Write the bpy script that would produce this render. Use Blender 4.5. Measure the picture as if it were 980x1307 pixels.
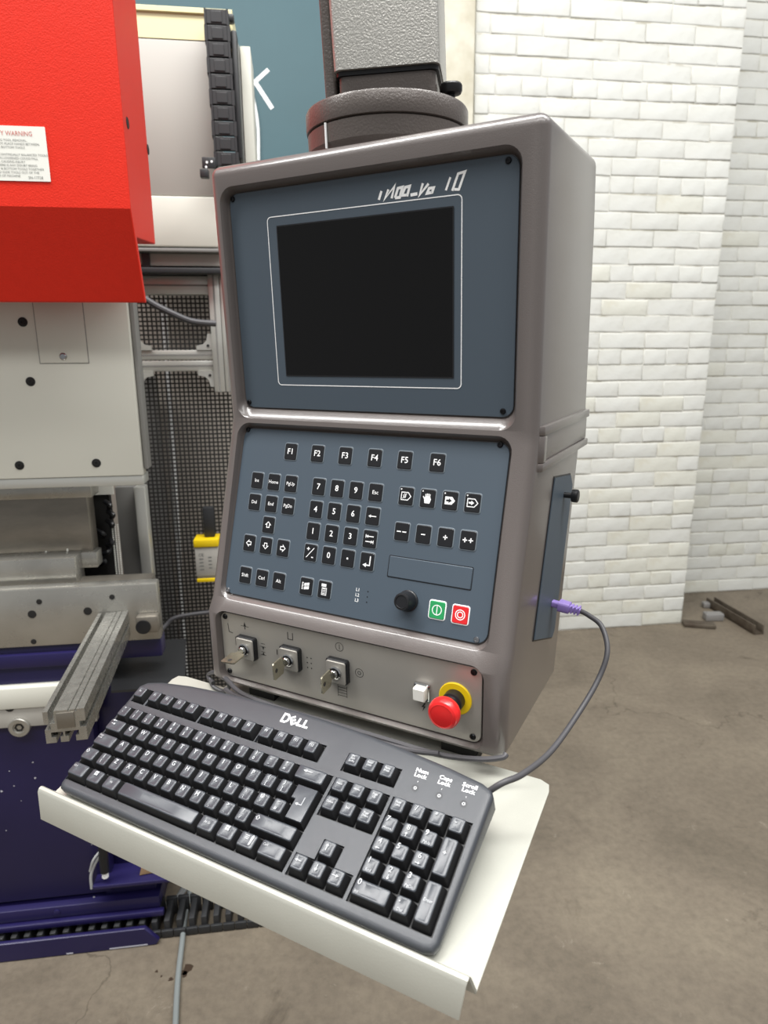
import bpy, bmesh, math, random
from mathutils import Matrix, Vector
R = math.radians
random.seed(7)
scene = bpy.context.scene
C = scene.collection
for o in list(bpy.data.objects): bpy.data.objects.remove(o)

# ------------------------------------------------------------------ camera
EYE = 1.42
FPX, PITCH, ROLL = 842.93, 0.2373, -0.0062
cd = bpy.data.cameras.new('camera'); cam = bpy.data.objects.new('camera', cd); C.objects.link(cam)
cd.sensor_fit = 'HORIZONTAL'; cd.sensor_width = 36.0; cd.lens = 36.0 * FPX / 980.0
cd.clip_start = 0.02; cd.clip_end = 60
cd.dof.use_dof = True; cd.dof.focus_distance = 0.80; cd.dof.aperture_fstop = 10
def cam_axes():
    f = Vector((0, math.cos(PITCH), -math.sin(PITCH))); up = Vector((0, math.sin(PITCH), math.cos(PITCH))); r = Vector((1, 0, 0))
    c, s = math.cos(ROLL), math.sin(ROLL)          # image x = r*c + up*s, image up = -r*s + up*c
    return r*c + up*s, -r*s + up*c, f
ax, ay, af = cam_axes()
cam.matrix_world = Matrix(((ax.x, ay.x, -af.x, 0), (ax.y, ay.y, -af.y, 0), (ax.z, ay.z, -af.z, EYE), (0, 0, 0, 1)))
scene.camera = cam

# ------------------------------------------------------------------ world and light
w = bpy.data.worlds.new('hall'); scene.world = w; w.use_nodes = True
bg = w.node_tree.nodes['Background']; bg.inputs[0].default_value = (0.96, 0.98, 1.0, 1); bg.inputs[1].default_value = 0.24
def area(name, loc, rot, sx, sy, power, col=(1, 1, 1)):
    l = bpy.data.lights.new(name, 'AREA'); l.shape = 'RECTANGLE'; l.size = sx; l.size_y = sy; l.energy = power; l.color = col
    o = bpy.data.objects.new(name, l); C.objects.link(o); o.location = loc; o.rotation_euler = rot; return o
area('roof_light', (-0.7, 0.45, 4.9), (0, 0, 0), 6.6, 0.8, 290, (1, .99, .97))
area('roof_light', (0.5, -2.6, 5.6), (R(10), 0, 0), 6.0, 1.2, 125, (1, .99, .97))
area('roof_light', (3.4, 1.2, 4.8), (0, R(16), 0), 1.6, 3.0, 34, (1, 1, .99))
scene.view_settings.view_transform = 'Standard'; scene.view_settings.look = 'None'
scene.view_settings.exposure = 0.5; scene.view_settings.gamma = 1.0; scene.view_settings.use_curve_mapping = False

# ------------------------------------------------------------------ frames
PSI = -0.4836                                   # yaw of the console
MYAW = R(7.5)                                   # yaw of machine and wall
CF = Matrix.Translation((0, 0, EYE)) @ Matrix.Rotation(PSI, 4, 'Z')      # console frame, heights from eye level
MF = Matrix.Translation((0, 0, EYE)) @ Matrix.Rotation(MYAW, 4, 'Z')     # machine frame
def at(px, py, y, F=MF):                         # point seen at a pixel on the plane y = const of a frame
    d = (ax * ((px - 490) / FPX) + ay * (-(py - 653.5) / FPX) + af)
    d = F.to_3x3().inverted() @ d
    return d * (y / d.y)
def atz(px, py, z, F=MF):
    d = (ax * ((px - 490) / FPX) + ay * (-(py - 653.5) / FPX) + af)
    d = F.to_3x3().inverted() @ d
    return d * (z / d.z)

# ------------------------------------------------------------------ materials
def lin(c): return tuple((v/255/12.92 if v/255 <= .04045 else ((v/255+.055)/1.055)**2.4) for v in c)
def mat(name, col, rough=.5, metal=0., bump=0., bscale=200., var=0., vscale=8., col2=None, spec=.5, rvar=0., coat=0., emit=None, thr=None, detail=4, stretch=None, bdist=.001):
    m = bpy.data.materials.new(name); m.use_nodes = True; nt = m.node_tree; b = nt.nodes['Principled BSDF']
    c = (*lin(col), 1); b.inputs['Base Color'].default_value = c
    b.inputs['Roughness'].default_value = rough; b.inputs['Metallic'].default_value = metal
    b.inputs['Specular IOR Level'].default_value = spec; b.inputs['Coat Weight'].default_value = coat; b.inputs['Coat Roughness'].default_value = .16
    tc = nt.nodes.new('ShaderNodeTexCoord'); src = tc.outputs['Object']
    if stretch:
        mp = nt.nodes.new('ShaderNodeMapping'); mp.inputs['Scale'].default_value = stretch; nt.links.new(src, mp.inputs[0]); src = mp.outputs[0]
    if var or col2:
        n = nt.nodes.new('ShaderNodeTexNoise'); n.inputs['Scale'].default_value = vscale; n.inputs['Detail'].default_value = detail; n.inputs['Roughness'].default_value = .6
        nt.links.new(src, n.inputs['Vector'])
        rp = nt.nodes.new('ShaderNodeValToRGB'); lo, hi = thr or (.3, .7)
        rp.color_ramp.elements[0].position = lo; rp.color_ramp.elements[1].position = hi
        c2 = lin(col2) if col2 else tuple(v*(1-var) for v in c[:3])
        rp.color_ramp.elements[0].color = (*c2, 1); rp.color_ramp.elements[1].color = c
        nt.links.new(n.outputs['Fac'], rp.inputs[0]); nt.links.new(rp.outputs[0], b.inputs['Base Color'])
        if rvar:
            mr = nt.nodes.new('ShaderNodeMapRange'); mr.inputs[3].default_value = rough - rvar; mr.inputs[4].default_value = rough + rvar
            nt.links.new(n.outputs['Fac'], mr.inputs[0]); nt.links.new(mr.outputs[0], b.inputs['Roughness'])
    if bump:
        n2 = nt.nodes.new('ShaderNodeTexNoise'); n2.inputs['Scale'].default_value = bscale; n2.inputs['Detail'].default_value = 3
        nt.links.new(src, n2.inputs['Vector'])
        bp = nt.nodes.new('ShaderNodeBump'); bp.inputs['Strength'].default_value = bump; bp.inputs['Distance'].default_value = bdist
        nt.links.new(n2.outputs['Fac'], bp.inputs['Height']); nt.links.new(bp.outputs[0], b.inputs['Normal'])
    if emit: b.inputs['Emission Color'].default_value = (*lin(emit[0]), 1); b.inputs['Emission Strength'].default_value = emit[1]
    return m
M = {}
M['housing'] = mat('housing_paint', (98, 91, 88), .34, bump=.4, bscale=1000, bdist=.0005, coat=.8)
M['panel'] = mat('blue_grey_panel', (72, 84, 95), .5, bump=.15, bscale=1500, bdist=.0003)
M['screen'] = mat('screen_glass', (9, 8, 8), .1, spec=.35)
M['white'] = mat('white_print', (252, 253, 253), .5)
M['black'] = mat('black_plastic', (22, 23, 26), .38)
M['keyedge'] = mat('key_outline', (112, 122, 130), .5)
M['legend'] = mat('legend_print', (198, 201, 204), .5)
M['screw'] = mat('dark_screw', (40, 40, 42), .35, .8)
M['chromescrew'] = mat('bright_screw', (170, 170, 172), .25, 1)
M['steelpanel'] = mat('brushed_steel_panel', (180, 176, 168), .36, .45, var=.08, vscale=6, rvar=.05)
M['steel'] = mat('bright_steel', (185, 183, 176), .3, .9, var=.2, vscale=9, rvar=.1)
M['chrome'] = mat('chrome', (200, 200, 200), .12, 1)
M['keybrass'] = mat('nickel_key', (200, 194, 172), .25, .9)
M['ink'] = mat('dark_print', (45, 44, 42), .6)
M['green'] = mat('green_button', (40, 150, 88), .4)
M['redbtn'] = mat('red_button', (214, 38, 42), .4)
M['red_head'] = mat('red_mushroom', (222, 34, 34), .32, coat=.3)
M['yellow'] = mat('yellow_plastic', (240, 205, 20), .4)
M['tray'] = mat('grey_white_shelf_paint', (188, 188, 178), .36, .2, bump=.1, bscale=500, var=.06, vscale=14, rvar=.05)
M['kcase'] = mat('keyboard_case', (62, 65, 70), .36, bump=.5, bscale=1800, bdist=.0003, var=.12, vscale=20)
M['ktop'] = mat('keycap_top', (64, 68, 74), .27, bump=.25, bscale=2200, bdist=.0002)
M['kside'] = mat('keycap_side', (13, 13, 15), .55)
M['cable'] = mat('cable_rubber', (72, 71, 74), .5)
M['purple'] = mat('purple_plug', (140, 118, 186), .45)
M['arm'] = mat('hammered_arm_paint', (92, 85, 81), .3, .1, bump=.6, bscale=420, bdist=.0007)
M['armface'] = mat('hammered_silver', (176, 174, 168), .34, .55, bump=.7, bscale=480, bdist=.0008)
M['red'] = mat('red_machine_paint', (224, 46, 28), .45, bump=.5, bscale=420, bdist=.001, var=.05, vscale=60, spec=.25)
M['rampaint'] = mat('cream_white_paint', (214, 213, 202), .45, var=.04, vscale=5)
M['label'] = mat('label_paper', (236, 236, 228), .5)
M['labelred'] = mat('label_red_print', (206, 120, 112), .6)
M['labelink'] = mat('label_grey_print', (120, 122, 120), .6)
M['toolsteel'] = mat('tool_steel', (142, 136, 126), .32, .55, var=.3, vscale=7, rvar=.12, stretch=(1, 1, 3))
M['bedsteel'] = mat('worn_bed_steel', (182, 180, 173), .28, .72, var=.22, vscale=8, rvar=.1)
M['purplepaint'] = mat('dark_violet_paint', (33, 28, 76), .34, var=.15, vscale=3, col2=(28, 24, 67))
M['fleck'] = mat('paint_chip', (190, 190, 200), .6)
M['alu'] = mat('anodised_aluminium', (196, 196, 190), .35, .5)
M['rawalu'] = mat('worn_aluminium', (184, 183, 177), .27, .75, var=.22, vscale=70, rvar=.1, detail=8)
M['mesh'] = mat('black_mesh', (34, 33, 32), .6)
M['greypaint'] = mat('light_grey_panel', (176, 173, 166), .45)
M['greydark'] = mat('mid_grey_panel', (128, 127, 124), .5)
M['cream'] = mat('cream_panel', (232, 224, 178), .4)
M['chain'] = mat('chain_plastic', (42, 43, 45), .45)
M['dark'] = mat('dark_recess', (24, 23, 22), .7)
M['teal'] = mat('teal_board', (64, 96, 104), .6, var=.12, vscale=2.5)
M['brickpaint'] = mat('painted_brick', (211, 212, 207), .62, bump=.6, bscale=16, bdist=.006, vscale=2.2, col2=(203, 202, 192), thr=(.3, .55), detail=8)
M['brickpaint2'] = mat('painted_brick_patchy', (210, 210, 200), .62, bump=.6, bscale=16, bdist=.006, col2=(199, 195, 178), vscale=9, thr=(.3, .48), detail=8)
M['mortar'] = mat('painted_mortar', (214, 213, 205), .75, bump=.6, bscale=40, bdist=.004, col2=(176, 172, 158), vscale=7, thr=(.38, .5), detail=8)
M['plaster'] = mat('painted_column', (206, 203, 188), .7, bump=.4, bscale=15, bdist=.004, col2=(182, 176, 156), vscale=6, thr=(.3, .6))
M['barsteel'] = mat('rusty_bar', (104, 96, 84), .55, .3, col2=(70, 58, 48), vscale=14)
M['greyblock'] = mat('grey_offcut', (150, 148, 146), .5, .4)
M['card'] = mat('cardboard', (150, 122, 92), .8)
M['hose'] = mat('grey_hose', (128, 134, 134), .5)
M['whitecable'] = mat('pale_cable', (176, 178, 178), .5)

# concrete floor
def floor_mat():
    m = bpy.data.materials.new('worn_concrete'); m.use_nodes = True; nt = m.node_tree; b = nt.nodes['Principled BSDF']
    tc = nt.nodes.new('ShaderNodeTexCoord').outputs['Object']
    def noise(s, det=6, ro=.6, dist=0):
        n = nt.nodes.new('ShaderNodeTexNoise'); n.inputs['Scale'].default_value = s; n.inputs['Detail'].default_value = det; n.inputs['Roughness'].default_value = ro; n.inputs['Distortion'].default_value = dist
        nt.links.new(tc, n.inputs['Vector']); return n.outputs['Fac']
    def ramp(f, stops):
        r = nt.nodes.new('ShaderNodeValToRGB'); nt.links.new(f, r.inputs[0]); e = r.color_ramp.elements
        while len(e) < len(stops): e.new(.5)
        for q, (p, c) in zip(e, stops): q.position = p; q.color = (*lin(c), 1)
        return r.outputs[0]
    def mix(f, a, bb, mode='MIX'):
        x = nt.nodes.new('ShaderNodeMix'); x.data_type = 'RGBA'; x.blend_type = mode
        if isinstance(f, float): x.inputs[0].default_value = f
        else: nt.links.new(f, x.inputs[0])
        nt.links.new(a, x.inputs[6]); nt.links.new(bb, x.inputs[7]); return x.outputs[2]
    base = ramp(noise(2.2, 8, .62, .6), [(.3, (99, 90, 77)), (.5, (114, 104, 90)), (.7, (127, 117, 101))])
    fine = ramp(noise(45, 6, .7), [(.32, (198, 198, 198)), (.6, (255, 255, 255))])
    col = mix(.55, base, fine, 'MULTIPLY')
    dark = ramp(noise(3.4, 7, .7, 1.0), [(.60, (255, 255, 255)), (.72, (150, 142, 132))])
    col = mix(.8, col, dark, 'MULTIPLY')
    pale = ramp(noise(11, 10, .75, .4), [(.63, (0, 0, 0)), (.70, (255, 255, 255))])
    w2 = nt.nodes.new('ShaderNodeRGB'); w2.outputs[0].default_value = (*lin((160, 151, 135)), 1)
    pf = nt.nodes.new('ShaderNodeMath'); pf.operation = 'MULTIPLY'; nt.links.new(pale, pf.inputs[0]); pf.inputs[1].default_value = .55
    col = mix(pf.outputs[0], col, w2.outputs[0])
    vo = nt.nodes.new('ShaderNodeTexVoronoi'); vo.feature = 'DISTANCE_TO_EDGE'; vo.inputs['Scale'].default_value = .55
    wn = nt.nodes.new('ShaderNodeTexNoise'); wn.inputs['Scale'].default_value = 3.0; wn.inputs['Detail'].default_value = 6
    nt.links.new(tc, wn.inputs['Vector']); va = nt.nodes.new('ShaderNodeVectorMath'); va.operation = 'ADD'
    nt.links.new(tc, va.inputs[0]); nt.links.new(wn.outputs['Color'], va.inputs[1]); nt.links.new(va.outputs[0], vo.inputs['Vector'])
    crack = ramp(vo.outputs['Distance'], [(.0, (150, 144, 136)), (.004, (255, 255, 255))])
    col = mix(.6, col, crack, 'MULTIPLY')
    nt.links.new(col, b.inputs['Base Color'])
    rr = nt.nodes.new('ShaderNodeMapRange'); rr.inputs[3].default_value = .45; rr.inputs[4].default_value = .75
    nt.links.new(noise(4), rr.inputs[0]); nt.links.new(rr.outputs[0], b.inputs['Roughness'])
    bp = nt.nodes.new('ShaderNodeBump'); bp.inputs['Strength'].default_value = .4; bp.inputs['Distance'].default_value = .004
    nt.links.new(noise(30, 8, .7), bp.inputs['Height']); nt.links.new(bp.outputs[0], b.inputs['Normal'])
    return m
M['floor'] = floor_mat()

# ------------------------------------------------------------------ mesh builder
_txt = {}
def text_mesh(s, shear=0., bold=0.):
    key = (s, shear, bold)
    if key not in _txt:
        cu = bpy.data.curves.new('t', 'FONT'); cu.body = s; cu.size = 1; cu.align_x = 'CENTER'; cu.align_y = 'CENTER'
        cu.resolution_u = 2; cu.shear = shear; cu.offset = bold; cu.space_line = .9
        ob = bpy.data.objects.new('t', cu); me = ob.to_mesh()
        _txt[key] = ([v.co.copy() for v in me.vertices], [tuple(p.vertices) for p in me.polygons])
        ob.to_mesh_clear(); bpy.data.objects.remove(ob); bpy.data.curves.remove(cu)
    return _txt[key]
def rrect(w, h, r, n=4, cx=0, cy=0):            # rounded rectangle outline, counter-clockwise
    r = min(r, w/2-1e-6, h/2-1e-6); out = []
    for k, (sx, sy) in enumerate(((1, 1), (-1, 1), (-1, -1), (1, -1))):
        for i in range(n+1):
            a = (k + i/n) * math.pi/2
            out.append((cx + sx*(w/2-r) + r*math.cos(a), cy + sy*(h/2-r) + r*math.sin(a)))
    return out
def frame(o, X, Y):                              # matrix with origin o, axes X, Y and their cross product
    X = Vector(X).normalized(); Y = Vector(Y).normalized(); Z = X.cross(Y).normalized(); Y = Z.cross(X)
    o = Vector(o)
    return Matrix(((X.x, Y.x, Z.x, o.x), (X.y, Y.y, Z.y, o.y), (X.z, Y.z, Z.z, o.z), (0, 0, 0, 1)))
class MB:
    def __init__(s, T=None): s.v = []; s.f = []; s.m = []; s.T = T or Matrix.Identity(4)
    def add(s, vs, fs, mi=0, T=None):
        n = len(s.v); T = s.T @ T if T else s.T
        s.v += [T @ Vector(p) for p in vs]; s.f += [tuple(n+i for i in f) for f in fs]; s.m += [mi]*len(fs); return s
    def box(s, a, b, mi=0, r=0, T=None):
        a, b = [min(p, q) for p, q in zip(a, b)], [max(p, q) for p, q in zip(a, b)]
        if r <= 0:
            vs = [(x, y, z) for x in (a[0], b[0]) for y in (a[1], b[1]) for z in (a[2], b[2])]
            return s.add(vs, [(0, 1, 3, 2), (4, 6, 7, 5), (0, 4, 5, 1), (2, 3, 7, 6), (0, 2, 6, 4), (1, 5, 7, 3)], mi, T)
        bm = bmesh.new(); bmesh.ops.create_cube(bm, size=1)
        for v in bm.verts: v.co = Vector([(a[i]+b[i])/2 + v.co[i]*(b[i]-a[i]) for i in range(3)])
        bmesh.ops.bevel(bm, geom=bm.edges[:], offset=min(r, min(b[i]-a[i] for i in range(3))*.49), segments=2, profile=.5, affect='EDGES')
        bm.verts.index_update(); s.add([v.co.copy() for v in bm.verts], [tuple(v.index for v in f.verts) for f in bm.faces], mi, T); bm.free(); return s
    def rings(s, rs, mi=0, T=None, cap0=True, cap1=True, closed=True, mids=None):
        n = len(rs[0]); vs = [p for r_ in rs for p in r_]; base = len(s.v)
        for k in range(len(rs)-1):
            fs = [(k*n+i, k*n+(i+1) % n, (k+1)*n+(i+1) % n, (k+1)*n+i) for i in range(n if closed else n-1)]
            if k == 0: s.add(vs, fs, mids[0] if mids else mi, T)
            else: s.f += [tuple(base+i for i in f) for f in fs]; s.m += [mids[k] if mids else mi]*len(fs)
        if cap0: s.f.append(tuple(base+i for i in reversed(range(n)))); s.m.append(mids[0] if mids else mi)
        if cap1: s.f.append(tuple(base+(len(rs)-1)*n+i for i in range(n))); s.m.append(mids[-1] if mids else mi)
        return s
    def plate(s, outline, z0, z1, mi=0, r=0, T=None):  # outline extruded z0..z1 with a small chamfer on top
        if r:
            cx = sum(p[0] for p in outline)/len(outline); cy = sum(p[1] for p in outline)/len(outline)
            W = max(abs(p[0]-cx) for p in outline); H = max(abs(p[1]-cy) for p in outline)
            ins = [(cx+(x-cx)*(W-r)/W, cy+(y-cy)*(H-r)/H, z1) for x, y in outline]
            return s.rings([[(x, y, z0) for x, y in outline], [(x, y, z1-r) for x, y in outline], ins], mi, T)
        return s.rings([[(x, y, z0) for x, y in outline], [(x, y, z1) for x, y in outline]], mi, T)
    def lathe(s, prof, n=24, mi=0, T=None, mids=None):  # profile of (radius, z)
        rs = [[(r_*math.cos(2*math.pi*i/n), r_*math.sin(2*math.pi*i/n), z) for i in range(n)] for r_, z in prof]
        return s.rings(rs, mi, T, mids=mids)
    def band(s, outer, inner, z, mi=0, T=None):         # flat ring between two outlines of equal count
        n = len(outer)
        return s.add([(x, y, z) for x, y in outer] + [(x, y, z) for x, y in inner], [(i, (i+1) % n, n+(i+1) % n, n+i) for i in range(n)], mi, T)
    def stroke(s, pts, wd, z, mi=0, T=None, closed=False): # flat poly-line
        pts = [Vector((p[0], p[1], 0)) for p in pts]; L = []; Rr = []; n = len(pts)
        for i, p in enumerate(pts):
            a = pts[i-1] if (i or closed) else p; b = pts[(i+1) % n] if (i < n-1 or closed) else p
            d1 = (p-a).normalized() if (p-a).length > 1e-9 else (b-p).normalized(); d2 = (b-p).normalized() if (b-p).length > 1e-9 else d1
            t = (d1+d2); t = t.normalized() if t.length > 1e-6 else d1
            nrm = Vector((-t.y, t.x, 0)); k = wd/2/max(.4, t.dot(d1)); L.append(p+nrm*k); Rr.append(p-nrm*k)
        vs = [(q.x, q.y, z) for q in L] + [(q.x, q.y, z) for q in Rr]
        return s.add(vs, [(i, n+i, n+(i+1) % n, (i+1) % n) for i in range(n if closed else n-1)], mi, T)
    def circle(s, cx, cy, r_, wd, z, mi=0, T=None, n=20):
        return s.stroke([(cx+r_*math.cos(2*math.pi*i/n), cy+r_*math.sin(2*math.pi*i/n)) for i in range(n)], wd, z, mi, T, True)
    def poly(s, pts, z, mi=0, T=None):
        return s.add([(x, y, z) for x, y in pts], [tuple(range(len(pts)))], mi, T)
    def text(s, t, x, y, size, z, mi=0, T=None, shear=0., bold=0., sx=1.):
        vs, fs = text_mesh(t, shear, bold)
        return s.add([(x+v.x*size*sx, y+v.y*size, z) for v in vs], fs, mi, T)
    def tube(s, pts, rad, n=10, mi=0, smooth=True, T=None):
        P = [Vector(p) for p in pts]
        if smooth and len(P) > 2:
            Q = []
            for i in range(len(P)-1):
                p0 = P[max(i-1, 0)]; p1 = P[i]; p2 = P[i+1]; p3 = P[min(i+2, len(P)-1)]
                for k in range(8):
                    t = k/8; Q.append(.5*((2*p1)+(-p0+p2)*t+(2*p0-5*p1+4*p2-p3)*t*t+(-p0+3*p1-3*p2+p3)*t**3))
            Q.append(P[-1]); P = Q
        rs = []; up = Vector((0, 0, 1))
        for i, p in enumerate(P):
            d = (P[min(i+1, len(P)-1)]-P[max(i-1, 0)]).normalized()
            if i == 0:
                up = Vector((0, 0, 1)) if abs(d.z) < .9 else Vector((1, 0, 0))
            u_ = (up - d*up.dot(d)).normalized(); up = u_; v_ = d.cross(u_)
            rs.append([tuple(p + (u_*math.cos(2*math.pi*j/n) + v_*math.sin(2*math.pi*j/n))*rad) for j in range(n)])
        return s.rings(rs, mi, T)
    def build(s, name, mats, parent=None, smooth=35):
        me = bpy.data.meshes.new(name)
        inv = parent.matrix_world.inverted() if parent else Matrix.Identity(4)
        me.from_pydata([inv @ v for v in s.v], [], s.f)
        if not isinstance(mats, (list, tuple)): mats = [mats]
        for m in mats: me.materials.append(M[m])
        me.polygons.foreach_set('material_index', s.m)
        bm = bmesh.new(); bm.from_mesh(me)
        solid = all(e.is_manifold for e in bm.edges)
        if solid: bmesh.ops.recalc_face_normals(bm, faces=bm.faces)
        bm.to_mesh(me); bm.free()
        if smooth:
            me.polygons.foreach_set('use_smooth', [True]*len(me.polygons)); me.set_sharp_from_angle(angle=R(smooth))
        o = bpy.data.objects.new(name, me); C.objects.link(o)
        if parent: o.parent = parent; o.matrix_world = parent.matrix_world.copy()
        return o
def tag(o, label=None, cat=None, group=None, kind=None):
    for k, v in (('label', label), ('category', cat), ('group', group), ('kind', kind)):
        if v: o[k] = v
    return o
def thing(name, label, cat, loc, F=None, group=None):      # Empty at the base of a thing; loc is in the frame F
    o = bpy.data.objects.new(name, None); C.objects.link(o)
    o.matrix_world = (F if F is not None else Matrix.Identity(4)) @ Matrix.Translation(loc); o.empty_display_size = .05
    o.rotation_mode = 'XYZ'
    return tag(o, label, cat, group)
def sub(o, parent):                                         # hang a finished object below another
    mw = o.matrix_world.copy(); o.parent = parent; o.matrix_parent_inverse = Matrix.Identity(4)
    o.matrix_local = parent.matrix_world.inverted() @ mw; return o
def boolean(o, cutters):
    for c in cutters:
        md = o.modifiers.new('b', 'BOOLEAN'); md.operation = 'DIFFERENCE'; md.solver = 'EXACT'; md.object = c
    bpy.context.view_layer.update(); dg = bpy.context.evaluated_depsgraph_get()
    me = bpy.data.meshes.new_from_object(o.evaluated_get(dg)); o.modifiers.clear(); o.data = me
    for c in cutters: bpy.data.objects.remove(c)
    me.polygons.foreach_set('use_smooth', [True]*len(me.polygons)); me.set_sharp_from_angle(angle=R(35)); return o
def bevel_all(o, width, seg=3, angle=30):
    md = o.modifiers.new('v', 'BEVEL'); md.width = width; md.segments = seg; md.limit_method = 'ANGLE'; md.angle_limit = R(angle)
    bpy.context.view_layer.update(); dg = bpy.context.evaluated_depsgraph_get()
    me = bpy.data.meshes.new_from_object(o.evaluated_get(dg)); o.modifiers.clear(); o.data = me
    me.polygons.foreach_set('use_smooth', [True]*len(me.polygons)); me.set_sharp_from_angle(angle=R(35)); return o

# ================================================================== SETTING
fl = MB(); fl.add([(-5, -3, 0), (7, -3, 0), (7, 6, 0), (-5, 6, 0), (-5, -3, -.1), (7, -3, -.1), (7, 6, -.1), (-5, 6, -.1)],
                  [(0, 1, 2, 3), (7, 6, 5, 4), (0, 4, 5, 1), (1, 5, 6, 2), (2, 6, 7, 3), (3, 7, 4, 0)])
tag(fl.build('floor', 'floor'), kind='structure')

M['stain'] = mat('oil_stain', (62, 50, 40), .35)
rs_ = random.Random(11)
for px, py, rr_ in ((239, 1237, .014), (200, 1240, .004), (218, 1250, .006), (206, 1246, .003), (236, 1243, .008)):
    q = atz(px, py, -EYE); b = MB(MF); n_ = 12
    o_ = [(q.x+rr_*rs_.uniform(.5, 1.2)*math.cos(k*math.tau/n_), q.y+rr_*rs_.uniform(.6, 1.3)*math.sin(k*math.tau/n_)) for k in range(n_)]
    b.rings([[(x, y, -EYE) for x, y in o_], [(x, y, -EYE+.0004) for x, y in o_]]); b.build('oil_stain', 'stain', bpy.data.objects['floor'])

# walls: heights in MF are relative to eye level
WB, WP, TOPZ = 3.476, 3.062, 1.75
PL, PRR = 0.80, 2.004                            # pilaster from .. to ..
b = MB(MF); b.box((-3.2, WB, -EYE), (4.6, WB+.25, TOPZ)); wall_back = tag(b.build('wall_back', 'mortar', None), kind='structure')
b = MB(MF); b.box((PL, WP, -EYE), (PRR, WB-.002, TOPZ)); wall_pil = tag(b.build('wall_pilaster', 'mortar', None), kind='structure')
b = MB(MF); b.box((.64, WP-.05, -EYE), (PL-.012, WB-.002, TOPZ), r=.012)
tag(b.build('trim_1', 'plaster'), kind='structure')

def brick_mesh(w_, h_, seed, m):
    rnd = random.Random(seed); me = bpy.data.meshes.new('brick'); d = .02
    def ring(ins, y): 
        pts = []
        for sx, sz in ((-1, -1), (0, -1), (1, -1), (1, 0), (1, 1), (0, 1), (-1, 1), (-1, 0)):
            pts.append((sx*(w_/2-ins)+rnd.uniform(-.0012, .0012), y+rnd.uniform(-.0005, .0005), sz*(h_/2-ins)+rnd.uniform(-.0014, .0014)))
        return pts
    mb = MB(); mb.rings([ring(0, 0), ring(.0002, -d+.0030), ring(.0016, -d+.0008), ring(.0060, -d)], cap0=False)
    me.from_pydata(mb.v, [], mb.f); me.materials.append(M[m])
    me.polygons.foreach_set('use_smooth', [True]*len(me.polygons)); me.set_sharp_from_angle(angle=R(60)); return me
COURSE, BL = .0752, .228
bm_cache = {}
def bricks(parent, x0, x1, yf, seen):
    stuff = MB(MF); n = 0; k = 0; z = -EYE
    while z < TOPZ - COURSE:
        header = k in (3, 8, 13, 18, 23, 28, 33, 38); L = .114 if header else BL
        x = x1; first = True; off = 0
        while x > x0 + .02:
            Lw = L
            if first: Lw = L if k % 2 == 0 else (L*.5 if not header else L*.75)
            first = False
            if x - Lw < x0 + .05: Lw = x - x0
            q = round(Lw - .0022, 3)
            key = (q, random.randint(0, 4)); mm = 'brickpaint' if random.random() < (.9 if z > -.6 else .6) else 'brickpaint2'
            kk = key + (mm,)
            if kk not in bm_cache: bm_cache[kk] = brick_mesh(q, COURSE-.0050, hash(kk) % 999 if False else int(q*1000)*7+key[1], mm)
            cx, cz = x - Lw/2, z + COURSE/2
            dy = random.uniform(-.0018, .0012)+.0026; rot = random.uniform(-.007, .007); cz += random.uniform(-.0016, .0016)
            T = MF @ Matrix.Translation((cx, yf+.0145+dy, cz)) @ Matrix.Rotation(rot, 4, 'Y') @ Matrix.Rotation(random.uniform(-.035, .02), 4, 'X') @ Matrix.Rotation(random.uniform(-.008, .008), 4, 'Z')
            if seen(cx, cz) and n < 299:
                o = bpy.data.objects.new('brick', bm_cache[kk]); C.objects.link(o); o.parent = parent; o.matrix_world = T; n += 1
            else:
                me = bm_cache[kk]; stuff.v += [T @ v.co for v in me.vertices]; b0 = len(stuff.v)-len(me.vertices)
                for p in me.polygons: stuff.f.append(tuple(b0+i for i in p.vertices)); stuff.m.append(0)
            x -= Lw
        z += COURSE; k += 1
    if stuff.v: tag(stuff.build('distant_bricks', 'brickpaint', parent, smooth=60), kind='stuff')
bricks(wall_pil, PL, PRR, WP, lambda x, z: (x > .80 and z > .30 and z < 1.6) or (x > .98 + max(0, -z-.2)*.0 and z <= .30))
bricks(wall_back, PRR, 3.4, WB, lambda x, z: x < 2.98 and x > 2.12)

# teal board fixed to the wall
tb = thing('teal_board', 'large teal board high on the back wall with white letter K', 'board', (-.3, 3.3, .4), MF)
b = MB(MF); b.box((-1.9, 3.24, -.9), (.618, 3.27, TOPZ), r=.003); b.build('panel', 'teal', tb)
p = at(333, 113, 3.236)
TK = MF @ frame((p.x, 3.2385, p.z), (1, 0, 0), (0, 0, 1))
b = MB(TK)
b.stroke([(-.055, .0), (.035, .075)], .016, 0); b.stroke([(-.02, .02), (.045, -.075)], .018, 0); b.stroke([(-.052, .06), (-.052, -.07)], .014, 0)
tag(b.build('letter', 'white', tb), label='white letter K')
b = MB(MF); b.tube([at(308, 60, 3.23), at(322, 120, 3.23), at(329, 160, 3.23), at(330, 205, 3.23)], .0065, 8); tag(b.build('stripe', 'white', tb), label='curved white line')
for px, py in ((419, 7), (420, 128)):
    q = at(px, py, 3.238); b = MB(MF @ frame((q.x, 3.2395, q.z), (1, 0, 0), (0, 0, 1))); b.lathe([(.014, 0), (.013, .003), (.006, .004)], 12); b.build('rivet', 'alu', tb)
# small gap blocks fixing the board to the wall
for x_ in (-1.2, .1):
    b = MB(MF); b.box((x_, 3.268, .2), (x_+.06, WB, .3)); b.build('spacer', 'greydark', tb)

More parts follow.
